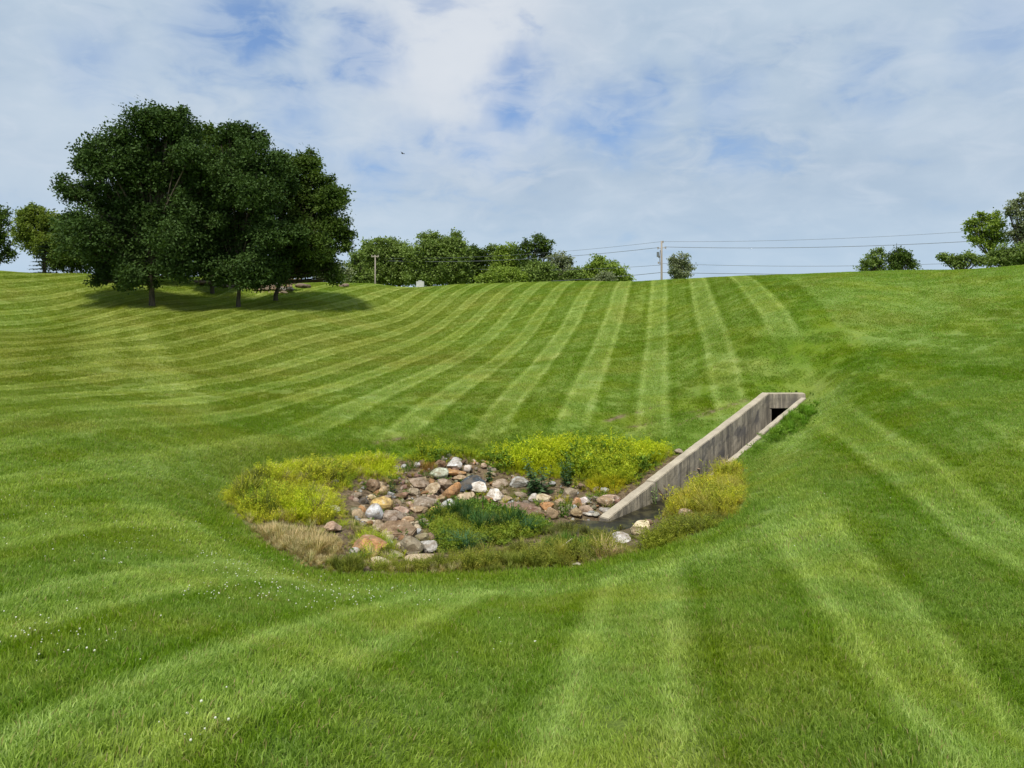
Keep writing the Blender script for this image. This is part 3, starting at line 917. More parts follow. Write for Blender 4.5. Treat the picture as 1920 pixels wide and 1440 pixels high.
# px, py, w, h (photo px), colour, angularity, name, label
RK = [
 (696,913,30,26,'brown',.9,'boulder','brown angular boulder at the weedy left end of the stone pile'),
 (716,921,16,16,'tan',.6,'rock','tan rock with shaded side behind the brown angular boulder'),
 (668,932,20,15,'greybrown',.8,'rock','grey-brown rock leftmost in the pile, against yellow weeds'),
 (682,940,19,14,'char',.8,'rock','charcoal rock between the leftmost grey rock and the golden one'),
 (698,934,17,11,'paletan',.4,'rock','small pale tan rock touching the golden boulder from behind'),
 (716,946,38,27,'ochre',.5,'boulder','golden ochre lumpy boulder in the left of the pile'),
 (703,962,31,31,'bluewhite',.4,'boulder','smooth blue-white boulder in front of the golden boulder'),
 (755,958,32,16,'pink',.7,'rock','flat pinkish rock right of the golden boulder'),
 (738,968,46,24,'greybrown',.7,'rock','broad grey-brown rock behind the large flat slab'),
 (673,967,25,22,'tan',.6,'rock','tan rock with pale rim left of the blue-white boulder'),
 (690,977,26,9,'cream',.7,'rock','thin cream stone slab below the blue-white boulder'),
 (706,989,25,24,'paletan',.8,'rock','chunky pale tan rock at the left end of the large flat slab'),
 (745,994,60,30,'brown',.95,'stone_slab','large flat brown slab tilted towards the lawn'),
 (768,1028,45,36,'greybrown',.6,'boulder','rounded brown boulder below the large flat slab'),
 (792,1011,26,20,'olive',.6,'rock','mossy olive rock between flat slab and green weeds'),
 (802,1027,32,22,'grey',.5,'rock','grey rock beside the rounded brown boulder, half in green weeds'),
 (692,1022,58,38,'orange',.85,'boulder','big orange-brown boulder nearest the dry grass'),
 (667,1037,22,18,'grey',.5,'rock','grey rock at the foot of the big orange-brown boulder'),
 (737,1040,42,16,'olive',.5,'rock','dull olive rock low between the two front boulders'),
 (784,1047,52,14,'paletan',.8,'rock','long pale rock with lit edge at the front of the basin'),
 (712,1052,36,14,'cream',.6,'rock','yellowish cream rock sunk in the front weeds'),
 (622,990,30,22,'pink',.6,'rock','pinkish rock showing through the left weeds'),
 (622,957,28,17,'lightgrey',.5,'rock','light grey rock buried in yellow weeds left of the pile'),
 (621,906,24,12,'grey',.5,'rock','flat grey rock peeping out of the far left weeds'),
 (843,981,22,15,'brown',.8,'rock','brown wedge of rock with shadow beneath amid green weeds'),
 (852,1000,24,9,'lightgrey',.6,'rock','low light grey rock just below the brown wedge'),
 (782,874,13,10,'lightgrey',.3,'rock','small pale rock alone at the upper left of the pile'),
 (825,872,20,17,'brown',.7,'rock','brown rock left of the topmost grey-white rock'),
 (852,871,28,21,'bluewhite',.7,'boulder','topmost grey-white boulder at the back of the pile'),
 (876,881,14,15,'white',.4,'rock','small round white rock right of the topmost boulder'),
 (907,875,11,11,'pink',.5,'rock','small pink rock at the edge of the back weeds'),
 (916,869,11,7,'tan',.5,'rock','tiny tan rock behind the small pink rock'),
 (931,870,16,10,'tan',.4,'rock','tan rock rightmost along the back edge of the pile'),
 (824,889,33,20,'greengrey',.3,'boulder','oblong pale green-grey boulder in the upper pile'),
 (851,886,40,13,'orange',.8,'rock','flat orange-brown rock below the topmost boulder'),
 (862,898,26,15,'tan',.8,'rock','wedge of tan rock above the dark slate boulder'),
 (785,906,36,17,'greybrown',.6,'rock','grey-brown rock under dry weeds left of the green-grey boulder'),
 (833,912,30,22,'greybrown',.6,'rock','mottled brown rock left of the orange block'),
 (808,920,31,24,'paletan',.8,'rock','pale tan cracked rock in the middle left of the pile'),
 (812,931,32,12,'pink',.95,'rock','flat pale pink rock jutting over a shadow'),
 (823,939,22,15,'tan',.8,'rock','split tan rock under the orange block'),
 (847,926,35,36,'orange',.9,'boulder','square orange block in the centre of the pile'),
 (882,912,54,26,'slate',.85,'boulder','dark slate-blue boulder behind the bright white one'),
 (898,919,32,22,'white',.5,'boulder','bright white boulder in front of the dark slate one'),
 (874,937,32,24,'paletan',.6,'rock','pale tan rock between the orange block and white boulder'),
 (841,949,25,21,'bluewhite',.4,'rock','round blue-white rock below the orange block'),
 (794,944,48,22,'greybrown',.5,'boulder','long grey-brown boulder left of the round blue-white rock'),
 (785,958,30,14,'tan',.6,'rock','orange-tan rock in front of the long grey-brown boulder'),
 (815,958,24,13,'ochre',.5,'rock','yellow-tan rock between green weeds and the blue-white rock'),
 (768,948,15,15,'pink',.5,'rock','small pinkish rock left of the long grey-brown boulder'),
 (857,955,34,16,'tan',.6,'rock','flat tan rock partly under weeds right of blue-white rock'),
 (928,932,30,25,'white',.6,'boulder','brown boulder with a whitish cap right of the white one'),
 (936,908,29,15,'greybrown',.6,'rock','grey-brown rock behind the whitish-capped boulder'),
 (907,952,11,10,'slate',.4,'rock','small slate-grey rock poking from green weeds'),
 (972,906,34,19,'grey',.5,'boulder','smooth grey boulder alone left of the tall thistle'),
 (1000,935,20,15,'lightgrey',.5,'rock','whitish rock beneath the tall thistle'),
 (1019,936,31,14,'cream',.8,'rock','cream slanting rock beneath the thistle'),
 (965,953,86,25,'redbrown',.9,'stone_slab','long layered red-brown rock above the wet hollow'),
 (1035,966,23,24,'tan',.7,'rock','tan upright rock at the right end of the layered rock'),
 (1025,951,26,13,'orange',.6,'rock','orange stained rock above the right end of the layered rock'),
 (946,936,26,14,'tan',.5,'rock','tan rock above the left of the layered rock'),
 (975,930,24,12,'greybrown',.5,'rock','dull brown rock between grey boulder and layered rock'),
 (1068,930,28,24,'greybrown',.5,'boulder','grey-brown boulder under golden weeds near the wall'),
 (1083,946,22,20,'orange',.6,'rock','orange-tan rock stacked left of the pale one by the pool'),
 (1079,964,22,20,'tan',.8,'rock','tan block overhanging the pool edge'),
 (1096,940,20,14,'white',.6,'rock','white rock on top of the stack beside the pool'),
 (1099,957,24,14,'pink',.9,'rock','pinkish fractured rock in the stack beside the pool'),
 (1104,966,22,9,'lightgrey',.7,'rock','thin light grey rock at the water line'),
 (1134,943,27,19,'tan',.5,'boulder','tan rounded boulder behind the tip of the concrete wall'),
 (1141,934,30,13,'pink',.6,'rock','pink-brown rock resting above the tan boulder by the wall'),
 (1158,943,15,16,'redbrown',.7,'rock','banded reddish rock touching the concrete wall'),
 (1137,958,24,9,'grey',.9,'rock','flat grey rock wedged at the tip of the wall'),
 (1117,967,15,9,'grey',.6,'rock','small grey rock near the wall tip by the water'),
 (1203,993,36,24,'cream',.5,'boulder','cream-orange boulder on the near bank of the pool'),
 (1214,981,20,11,'brown',.6,'rock','brown rock behind the cream-orange boulder'),
 (1163,1013,36,22,'lightgrey',.7,'boulder','pitted light grey boulder at the front of the pool'),
 (1286,964,24,18,'paletan',.6,'rock','pale tan rock in the golden weeds right of the pool'),
 (1258,980,18,7,'cream',.6,'rock','thin cream stone below the weeds right of the pool'),
 (1272,977,9,7,'cream',.4,'rock','pebble-sized cream rock beside the thin cream stone'),
 (1080,1058,16,7,'white',.8,'rock','small white rock on the front edge of the lawn'),
 (1300,889,24,10,'pink',.7,'rock','pinkish rock at the foot of the inner wall by tall weeds'),
 (1272,848,16,9,'greybrown',.5,'rock','grey-brown rock on the grass above the wall joint'),
 (756,932,24,14,'brown',.6,'rock','brown rock in the gap behind the flat pinkish rock'),
 (775,925,22,13,'greybrown',.6,'rock','dull brown rock left of the pale cracked rock'),
 (765,978,24,14,'tan',.6,'rock','tan rock at the right corner of the flat slab'),
 (730,1010,20,12,'paletan',.6,'rock','pale rock under the front edge of the flat slab'),
 (1050,944,20,14,'paletan',.6,'rock','pale rock right of the orange stained rock'),
 (1012,966,26,12,'brown',.7,'rock','brown rock under the layered rock near the wet hollow'),
 (912,938,16,12,'brown',.6,'rock','brown rock left of the whitish-capped boulder'),
 (872,951,16,12,'brown',.6,'rock','brown rock shaded below the pale tan central rock'),
]
av = []
for i, (px, py, w_, h_, ck, ang, nm, lab) in enumerate(RK):
    r = np.random.RandomState(900+i)
    g = ground(px, py+h_*.30)
    d = g[1]; w_ *= 1.08; h_ *= 1.08; sx = w_/F*d*.54
    slope = (py-HZ)/F
    # the seen height mixes real height and depth of a sloping top
    flat = nm == 'stone_slab' or h_ < .45*w_
    sz = (h_/F*d)*(.38 if flat else .52); sy = sx*(.75+.3*r.rand()) if not flat else sx*.8
    sy = max(min(sy, sx*1.3), sz*.9)
    if nm == 'stone_slab': sz = (h_/F*d)*.30; sy = sx*.72
    me = rock_mesh(900+i, sx, sy, sz, ang, nm)
    if i == 12:
        pl_ = [(-sx, -sy*.5), (-sx*.2, -sy*1.05), (sx*.95, -sy*.75), (sx*1.05, sy*.2), (sx*.3, sy), (-sx*.8, sy*.8)]
        me = prism(pl_, [.07, .06, .07, .08, .09, .08], -.09, .018, nm, M_ROCK, True)
    o = obj(nm, me); o.location = (g[0], g[1]+sy*.15, g[2]+sz*(.55 if h_ > 10 else .5))
    o.rotation_euler = ((r.rand()-.5)*.25, (r.rand()-.5)*.3, (r.rand()-.5)*.5)
    if nm == 'stone_slab': o.rotation_euler = (.22 if px < 800 else .1, .06, -.12)
    c = np.array(C[ck])*(1+(r.rand(3)-.5)*.08); o.color = (*c, 1)
    tag(o, lab, 'rock', 'stones of the riprap basin')
    av.append((g[0], g[1]-sy*.3, sx*.95, i)); 
avoid = np.array(av)

# rubble between the named stones: one mass
rr = np.random.RandomState(55)
pile = np.array(gpoly([(655,925),(690,895),(770,870),(840,858),(930,868),(1000,905),(1120,915),(1180,925),(1150,975),(1080,985),(1000,975),(880,970),(830,1000),(790,1035),(740,1030),(690,1000),(660,975)]))
lo, hi = pile.min(0), pile.max(0)
qq = lo+rr.rand(1300, 2)*(hi-lo); qq = qq[inside_poly(qq[:, 0], qq[:, 1], pile)]
RP = [rock_mesh(70+i, 1, .8, .6, .8, 'rubble', 2) for i in range(6)]
M_RUB, t, b = new_mat('rubble_stone')
at = t.node('ShaderNodeAttribute', attribute_name='tint', attribute_type='INSTANCER')
nz = t.noise(t.node('ShaderNodeNewGeometry').outputs['Position'], 30, 5, .7)
t.put(b.inputs['Base Color'], t.mix(1.0, at.outputs['Color'], t.mix(t.rng(nz, .3, .7), (.6, .58, .55), (1.3, 1.3, 1.3)), 'MULTIPLY'))
bu = t.node('ShaderNodeBump'); bu.inputs['Distance'].default_value = .01; t.put(bu.inputs['Height'], nz); t.put(b.inputs['Normal'], bu.outputs[0])
for me in RP: me.materials.clear(); me.materials.append(M_RUB)
m_ = len(qq); keys = ['tan', 'brown', 'greybrown', 'paletan', 'orange', 'grey', 'pink', 'olive', 'redbrown']
tint = np.array([C[keys[k]] for k in rr.randint(0, len(keys), m_)])*(.45+.5*rr.rand(m_, 1))
sr = .03+.085*rr.rand(m_)**2.4
zq = H(qq[:, 0], qq[:, 1])
cover('rubble', RP, np.stack([qq[:, 0], qq[:, 1], zq+sr*.25], -1), rr.rand(m_, 3)*np.array([.8, .8, 6.28]), np.stack([sr]*3, -1), rr.randint(0, 6, m_), 'tint', tint,
      'small broken stones filling the gaps between the basin rocks')

# ------------------------------------------------------------------ weeds by patch
weeds('weeds', 'lime and yellow flowering weeds thick over the left and back of the basin', [
    scatter_region([(404,930),(445,892),(530,872),(660,858),(745,858),(768,895),(745,915),(690,905),(650,930),(655,975),(625,1005),(560,990),(460,990),(420,960)], 125, (.16, .38), [(4, FL, LIME, .6), (.6, TF, TAN, .4, .9), (3, FL, (.46, .48, .04), .5), (.8, TF, OLIVE, .4, 1.1), (2, FL, (.28, .38, .03), .5), (.6, FL, (.30, .24, .10), .4, .8)], 1, None, avoid[22:24]),
    scatter_region([(740,862),(870,843),(1000,842),(1120,840),(1250,838),(1270,852),(1195,915),(1150,925),(1090,912),(1010,903),(940,890),(900,872),(800,880)], 125, (.26, .54), [(3, FL, LIME, .5), (1, LF, (.16, .25, .03), .4, .9), (2, FL, (.40, .46, .03), .4), (1.5, FL, (.20, .29, .02), .4)], 2, None, avoid),
    scatter_region([(1075,905),(1150,900),(1200,905),(1165,930),(1120,935),(1085,925)], 90, (.2, .46), [(3, FL, GOLD, .4), (2, FL, (.46, .43, .02), .4), (1, TF, GOLD, .3)], 3, None, avoid),
    scatter_region([(1225,975),(1260,940),(1310,905),(1345,885),(1402,880),(1412,940),(1385,978),(1320,985)], 110, (.18, .44), [(2, FL, GOLD, .5), (1.5, TF, (.40, .36, .08), .3), (2, FL, (.36, .38, .04), .5), (1.5, FL, OLIVE, .4), (1, TF, TAN, .3)], 4, None, avoid[70:]),
    scatter_region([(1230,985),(1395,965),(1350,1000),(1270,1025),(1195,1045),(1150,1052),(1180,1030),(1225,1005)], 100, (.16, .34), [(3, FL, (.24, .27, .03), .4), (2, FL, OLIVE, .4), (1, TF, TAN, .3)], 5, None, avoid[70:]),
])
weeds('undergrowth', 'green low weeds and sedges over the wet front of the basin', [
    scatter_region([(775,972),(830,945),(880,945),(930,958),(1000,978),(1050,992),(1030,1012),(960,1032),(850,1042),(800,1035),(795,1005)], 90, (.16, .32), [(2, LF, GREEN, .7), (2, LF, (.20, .27, .03), .5), (1.5, FL, (.24, .28, .03), .5), (1, TF, DEEP, .4, 1.5), (1, TF, (.28, .27, .08), .4)], 6, None, avoid),
    scatter_region([(600,1052),(700,1062),(850,1050),(1000,1045),(1100,1035),(1180,1022),(1205,1042),(1100,1063),(1000,1075),(860,1082),(760,1083),(640,1081),(575,1068)], 130, (.18, .34), [(3, TF, (.19, .22, .04), .5), (2, FL, (.25, .27, .04), .4), (1.5, TF, TAN, .3), (1, TF, GREEN, .4)], 7, None, avoid[70:]),
    scatter_region([(985,1018),(1050,1010),(1150,1015),(1215,1000),(1200,1015),(1150,1030),(1000,1050)], 90, (.14, .30), [(2, FL, OLIVE, .5), (2, TF, (.22, .21, .08), .4), (1, TF, GREEN, .4), (1, LF, GREEN, .4)], 8, None, avoid[60:]),
    scatter_region([(985,990),(1070,992),(1180,1004),(1210,1004),(1190,1018),(1080,1018),(1000,1014)], 50, (.10, .26), [(2, TF, (.16, .17, .06), .5), (2, FL, OLIVE, .5), (1, TF, TAN, .5), (1, LF, GREEN, .5)], 41, None, avoid[60:]),
    scatter_region([(830,1042),(980,1025),(1080,1010),(1080,1035),(1000,1052),(860,1058)], 85, (.12, .28), [(2, TF, (.24, .24, .06), .5), (2, FL, OLIVE, .5), (1, TF, TAN, .5), (1, LF, GREEN, .5)], 43, None, None),
    scatter_region([(615,985),(650,965),(700,995),(740,1012),(770,1050),(790,1062),(700,1066),(640,1055),(650,1010)], 95, (.14, .28), [(3, FL, (.36, .42, .03), .5), (1, TF, TAN, .4), (1, TF, OLIVE, .4), (1, LF, GREEN, .4)], 9, None, avoid),
    scatter_region([(880,900),(1180,918),(1130,960),(1060,985),(1000,960),(950,945),(900,930)], 30, (.08, .22), [(2, FL, OLIVE, .5), (2, LF, (.16, .24, .03), .4), (1, FL, GOLD, .4)], 10, (2.2, .42), avoid),
])
weeds('pool_weeds', 'thin drab weeds standing in the dark pool below the wall tip', [
    scatter_region([(1080,985),(1120,975),(1180,980),(1235,965),(1240,985),(1180,1005),(1100,1005)], 8, (.06, .16), [(2, TF, (.15, .15, .06), .5), (2, FL, OLIVE, .5), (1, TF, TAN, .4)], 42, None, None, 1, True)])
weeds('bank_grass', 'lush longer grass hanging over the right wall and headwall of the culvert', [
    scatter_region([(1420,812),(1466,768),(1495,745),(1512,738),(1550,745),(1540,785),(1480,830),(1400,866),(1378,868)], 60, (.08, .20), [(3, TF, (.16, .30, .025), .4), (1, LF, (.13, .24, .02), .4), (1, FL, (.17, .29, .03), .4)], 31, None, None, .1),
    scatter_region([(1440,736),(1450,730),(1520,732),(1530,742),(1500,741)], 60, (.06, .13), [(3, TF, (.10, .20, .02), .4), (1, LF, (.12, .22, .02), .4)], 32, None, None, .6),
    scatter_region([(655,925),(700,895),(770,870),(840,862),(930,872),(1000,910),(1120,920),(1150,960),(1080,985),(1000,975),(880,970),(830,1010),(800,1045),(700,1060),(650,1045),(640,990)], 9, (.07, .18), [(2, FL, LIME, .4), (2, FL, OLIVE, .4), (1, LF, GREEN, .4), (1, TF, TAN, .4)], 33, None, None, 1),
])
weeds('dry_grass', 'dead straw coloured grass on the left front edge of the basin', [
    scatter_region([(438,982),(520,985),(600,1005),(655,1015),(660,1050),(600,1070),(570,1066),(510,1037),(455,1005)], 130, (.12, .26), [(3, TF, TAN, .4), (2, FL, (.34, .27, .13), .4), (1, TF, OLIVE, .4)], 11, None, None),
    scatter_region([(1330,872),(1388,866),(1398,890),(1350,900),(1320,895)], 60, (.18, .32), [(3, TF, TAN, .4), (1, TF, (.45, .40, .12), .4), (1, FL, TAN, .4)], 12, None, None),
    scatter_region([(760,868),(830,860),(880,885),(930,915),(880,900),(800,915),(760,925),(740,900)], 34, (.06, .15), [(2, FL, RUST, .4), (2, TF, (.40, .30, .08), .4), (1, FL, GOLD, .4)], 13, None, avoid),
    scatter_region([(930,925),(1075,930),(1050,960),(980,945)], 34, (.05, .13), [(2, FL, (.42, .25, .08), .4), (1, TF, TAN, .4)], 14, (2, .5), avoid),
])

# clover blooms in the near lawn
import bmesh
bm = bmesh.new(); bmesh.ops.create_icosphere(bm, subdivisions=1, radius=1); cm = bpy.data.meshes.new('bloom'); bm.to_mesh(cm); bm.free(); cm.materials.append(M_CLOVER)
cl = []
rc = np.random.RandomState(5)
for (px, py, sx_, sy_, n_) in ((110,1200,90,22,60),(60,1190,60,30,20),(200,1165,60,18,16),(180,1028,90,22,90),(300,1000,70,22,60),(400,1120,60,16,40),(560,1105,120,22,150),(640,1120,70,16,90),(700,1060,120,20,60),(480,985,60,40,60),
                               (380,1360,40,34,10),(330,1385,16,12,3),(360,870,120,20,50),(60,970,40,20,22),(270,1165,120,30,20),(1500,960,120,60,14),(800,1215,60,20,8),(970,1220,40,12,7),(1640,960,120,80,16),(520,1060,90,30,70),(420,1040,60,30,40)):
    for k in range(n_):
        a, b_ = px+rc.randn()*sx_*1.0, py+rc.randn()*sy_*1.0
        if b_ > 860 and b_ < 1438 and rc.rand() < .8: cl.append(ground(a, b_))
cl = np.array(cl); bdc = sdist(cl[:, 0], cl[:, 1], BASIN); cl = cl[bdc > .1]; k = len(cl)
hcl = .015+.035*rc.rand(k); rad = .0028+.0045*rc.rand(k)
cover('clover_flowers', [cm], cl+np.stack([0*hcl, 0*hcl, hcl], -1), np.zeros((k, 3)), np.stack([rad, rad, rad], -1), np.zeros(k, int), 'tint', np.ones((k, 3)), 'tiny white clover flowers dotted through the near lawn')

# dandelion / dark weed rosettes omitted from the lawn; tall plants inside the basin follow
M_PL = {}
def plantmat(c):
    k = tuple(c)
    if k not in M_PL: M_PL[k] = mat_leaf('plant_leaf', tuple(np.array(c)*.65), tuple(np.array(c)*1.4), .35, .3)
    return M_PL[k]


def tube(pts_, r0, r1, seg=6):
    pts_ = np.asarray(pts_, float); m_ = len(pts_); V = []; Fc = []
    for i in range(m_):
        d = pts_[min(i+1, m_-1)]-pts_[max(i-1, 0)]; d = d/(np.linalg.norm(d)+1e-9)
        a = np.cross(d, [0.3, .9, .1]); a /= np.linalg.norm(a)+1e-9; b_ = np.cross(d, a)
        r_ = r0+(r1-r0)*i/(m_-1)
        for k in range(seg):
            th = 2*np.pi*k/seg; V.append(pts_[i]+(a*np.cos(th)+b_*np.sin(th))*r_)
    for i in range(m_-1):
        for k in range(seg):
            Fc.append((i*seg+k, i*seg+(k+1) % seg, (i+1)*seg+(k+1) % seg, (i+1)*seg+k))
    return np.array(V), np.array(Fc)


def join(parts):
    V = []; Fq = []; off = 0
    for v, f in parts:
        V.append(v); Fq.append(f+off); off += len(v)
    return np.concatenate(V), np.concatenate(Fq)


def broadleaf(name, label, cat, px, py, h, rad, col, nst, nlf, L, W, seed, group=None, up=.2):
    r = np.random.RandomState(seed); g = ground(px, py)
    e = empty(name, tuple(g)); tag(e, label, cat, group)
    st = []; C_, D_, S_ = [], [], []
    for k in range(nst):
        a = r.rand()*6.28; s_ = rad*.55*math.sqrt(r.rand()); hh = h*(.65+.4*r.rand()) if k else h
        p0 = np.array([np.cos(a)*s_*.3, np.sin(a)*s_*.3, -.05]); p2 = np.array([np.cos(a)*s_, np.sin(a)*s_, hh]); p1 = (p0+p2)/2+r.randn(3)*.015
        st.append(tube([p0, p1, p2], .008, .004, 5))
        for j in range(nlf):
            tt = .12+.88*(j+r.rand())/nlf; c = p0*(1-tt)+p2*tt
            th = j*2.4+r.rand()*.6; sh = (1-tt*.65)
            C_.append(c); D_.append([np.cos(th), np.sin(th), up+(r.rand()-.4)*.7]); S_.append(sh)
    v, f = join(st); obj('stem', mesh_from('stem', v, f, plantmat(tuple(np.array(col)*.9)), True), e)
    C_ = np.array(C_); D_ = unit(np.array(D_)); S_ = np.array(S_); m_ = len(C_)
    N_ = unit(np.cross(D_, np.array([0, 0, 1.])+r.randn(m_, 3)*.3))
    Q = quads_leaf(C_, D_, N_, L*S_*(.7+.6*r.rand(m_)), W*S_*(.7+.6*r.rand(m_)))
    Q[:, 2, 2] -= L*.25*r.rand(m_)
    me = mesh_from('leaves', Q.reshape(-1, 3), np.arange(m_)[:, None]*4+np.array([0, 1, 2, 3]), plantmat(col), False, {'rnd': np.repeat(r.rand(m_), 4)})
    tag(obj('leaves', me, e), kind='stuff')
    return e


def sedge(name, label, cat, px, py, h, rad, col, nb, seed, wd=.010, droop=.6):
    r = np.random.RandomState(seed); g = ground(px, py)
    Vs = []; K_ = 5
    for k in range(nb):
        a = r.rand()*6.28; s_ = rad*(.25+.85*r.rand()); hh = h*(.6+.5*r.rand()); b_ = r.randn(2)*rad*.12
        tt = np.linspace(0, 1, K_)
        xx = b_[0]+np.cos(a)*s_*tt**1.5; yy = b_[1]+np.sin(a)*s_*tt**1.5; zz_ = hh*(tt*(1+droop*.6)-droop*tt**2.6)-.03
        ww = wd*.5*(1-tt*.85)*(.7+.6*r.rand()); sa = a+1.57+(r.rand()-.5)
        c = np.stack([xx, yy, zz_], -1); sd = np.stack([np.cos(sa)*ww, np.sin(sa)*ww, 0*ww], -1)
        Vs.append(np.stack([c-sd, c+sd], 1).reshape(-1, 3))
    V = np.concatenate(Vs); base = np.arange(nb)[:, None, None]*(2*K_)+np.arange(K_-1)[None, :, None]*2+np.array([0, 1, 3, 2])
    me = mesh_from(name, V, base.reshape(-1, 4), plantmat(col), False, {'rnd': np.repeat(r.rand(nb), 2*K_)})
    o = obj(name, me, None, tuple(g)); tag(o, label, cat)
    return o


DK = (.045, .105, .03); MG = (.075, .16, .03)
broadleaf('thistle', 'tall dark green thistle standing right of the smooth grey boulder', 'thistle', 1012, 930, .80, .62, (.085, .15, .06), 8, 26, .22, .11, 1)
broadleaf('thistle', 'dark green thistle among lime weeds, second behind the grey boulder', 'thistle', 1065, 912, .74, .42, (.075, .14, .06), 4, 26, .15, .06, 2)
broadleaf('broadleaf_weed', 'small dark green leafy plant behind the dark slate boulder', 'plant', 920, 905, .40, .14, DK, 3, 18, .12, .07, 3)
broadleaf('broadleaf_weed', 'bright green bushy weed by the tan block left of the pool', 'plant', 1056, 968, .38, .30, (.11, .19, .02), 7, 22, .07, .03, 4)
broadleaf('broadleaf_weed', 'yellow leafy weed between the second thistle and golden weeds', 'plant', 1078, 915, .30, .14, (.32, .36, .03), 4, 14, .10, .04, 5)
broadleaf('tall_weed', 'yellow-green feathery weed standing against the inner wall', 'plant', 1320, 915, .62, .16, (.30, .36, .04), 3, 26, .13, .03, 6, up=.7)
broadleaf('climbing_weed', 'pale green leafy sprig in front of the concrete wall', 'plant', 1226, 955, .55, .14, (.22, .32, .10), 3, 12, .10, .05, 7)
broadleaf('broadleaf_weed', 'dark green leafy weed under yellow weeds left of the pile', 'plant', 736, 925, .22, .12, DK, 3, 12, .10, .05, 8)
broadleaf('broadleaf_weed', 'low green leafy weed left of the wedge of brown rock', 'plant', 800, 990, .25, .3, MG, 8, 12, .09, .05, 9)
broadleaf('broadleaf_weed', 'green leafy weed covering the foot of the white boulder', 'plant', 895, 962, .36, .34, (.10, .19, .03), 9, 16, .09, .05, 10)
sedge('sedge_clump', 'dark green arching sedge clump in the centre of the wet hollow', 'sedge', 992, 1005, .44, .42, (.055, .13, .045), 190, 11)
sedge('sedge_clump', 'blue-green arching sedge clump left of centre near the front', 'sedge', 872, 1030, .36, .42, (.06, .14, .06), 190, 12)
sedge('grass_clump', 'upright yellow grass clump at the front edge of the basin', 'grass clump', 1052, 1056, .40, .16, (.34, .32, .06), 130, 13, .009, .15)
sedge('grass_clump', 'olive green grass clump at the front below the pitted boulder', 'grass clump', 1108, 1052, .26, .28, (.22, .24, .06), 140, 14, .009, .4)
sedge('grass_clump', 'yellow-green grass tuft between slab and big orange boulder', 'grass clump', 728, 1032, .26, .2, (.20, .26, .03), 120, 15, .010, .4)
sedge('grass_clump', 'pale straw grass tuft sprouting at the end of the right wall', 'grass clump', 1362, 882, .36, .26, (.45, .36, .2), 130, 16, .009, .35)

g = ground(1055, 1040)
v, f = join([tube([(-.13, .02, .05), (.0, 0, .13), (.14, -.02, .24)], .012, .008, 7), tube([(.1, 0, .22), (.16, .0, .12), (.2, .0, -.02)], .008, .005, 6)])
tag(obj('dead_branch', mesh_from('dead_branch', v, f, M_STICK, True), None, tuple(g)), 'bleached dead branch slanting above the yellow grass clump', 'branch')
g = ground(1240, 950)
v, f = join([tube([(.1, 0, -.05), (.02, 0, .25), (-.1, .0, .42), (-.28, .02, .50)], .014, .006, 6), tube([(.1, 0, -.03), (.12, .03, .3), (.06, .05, .45)], .01, .005, 6)])
tag(obj('dead_stalk', mesh_from('dead_stalk', v, f, M_DARKSTICK, True), None, tuple(g)), 'dark dead stalk bent over in front of the concrete wall', 'branch')
g = ground(905, 975)
v, f = tube([(0, 0, -.05), (.01, 0, .2), (-.01, 0, .33)], .013, .009, 7)
tag(obj('wooden_stake', mesh_from('wooden_stake', v, f, M_DARKSTICK, True), None, tuple(g)), 'short rotten stake upright in the green weeds before the white boulder', 'stake')


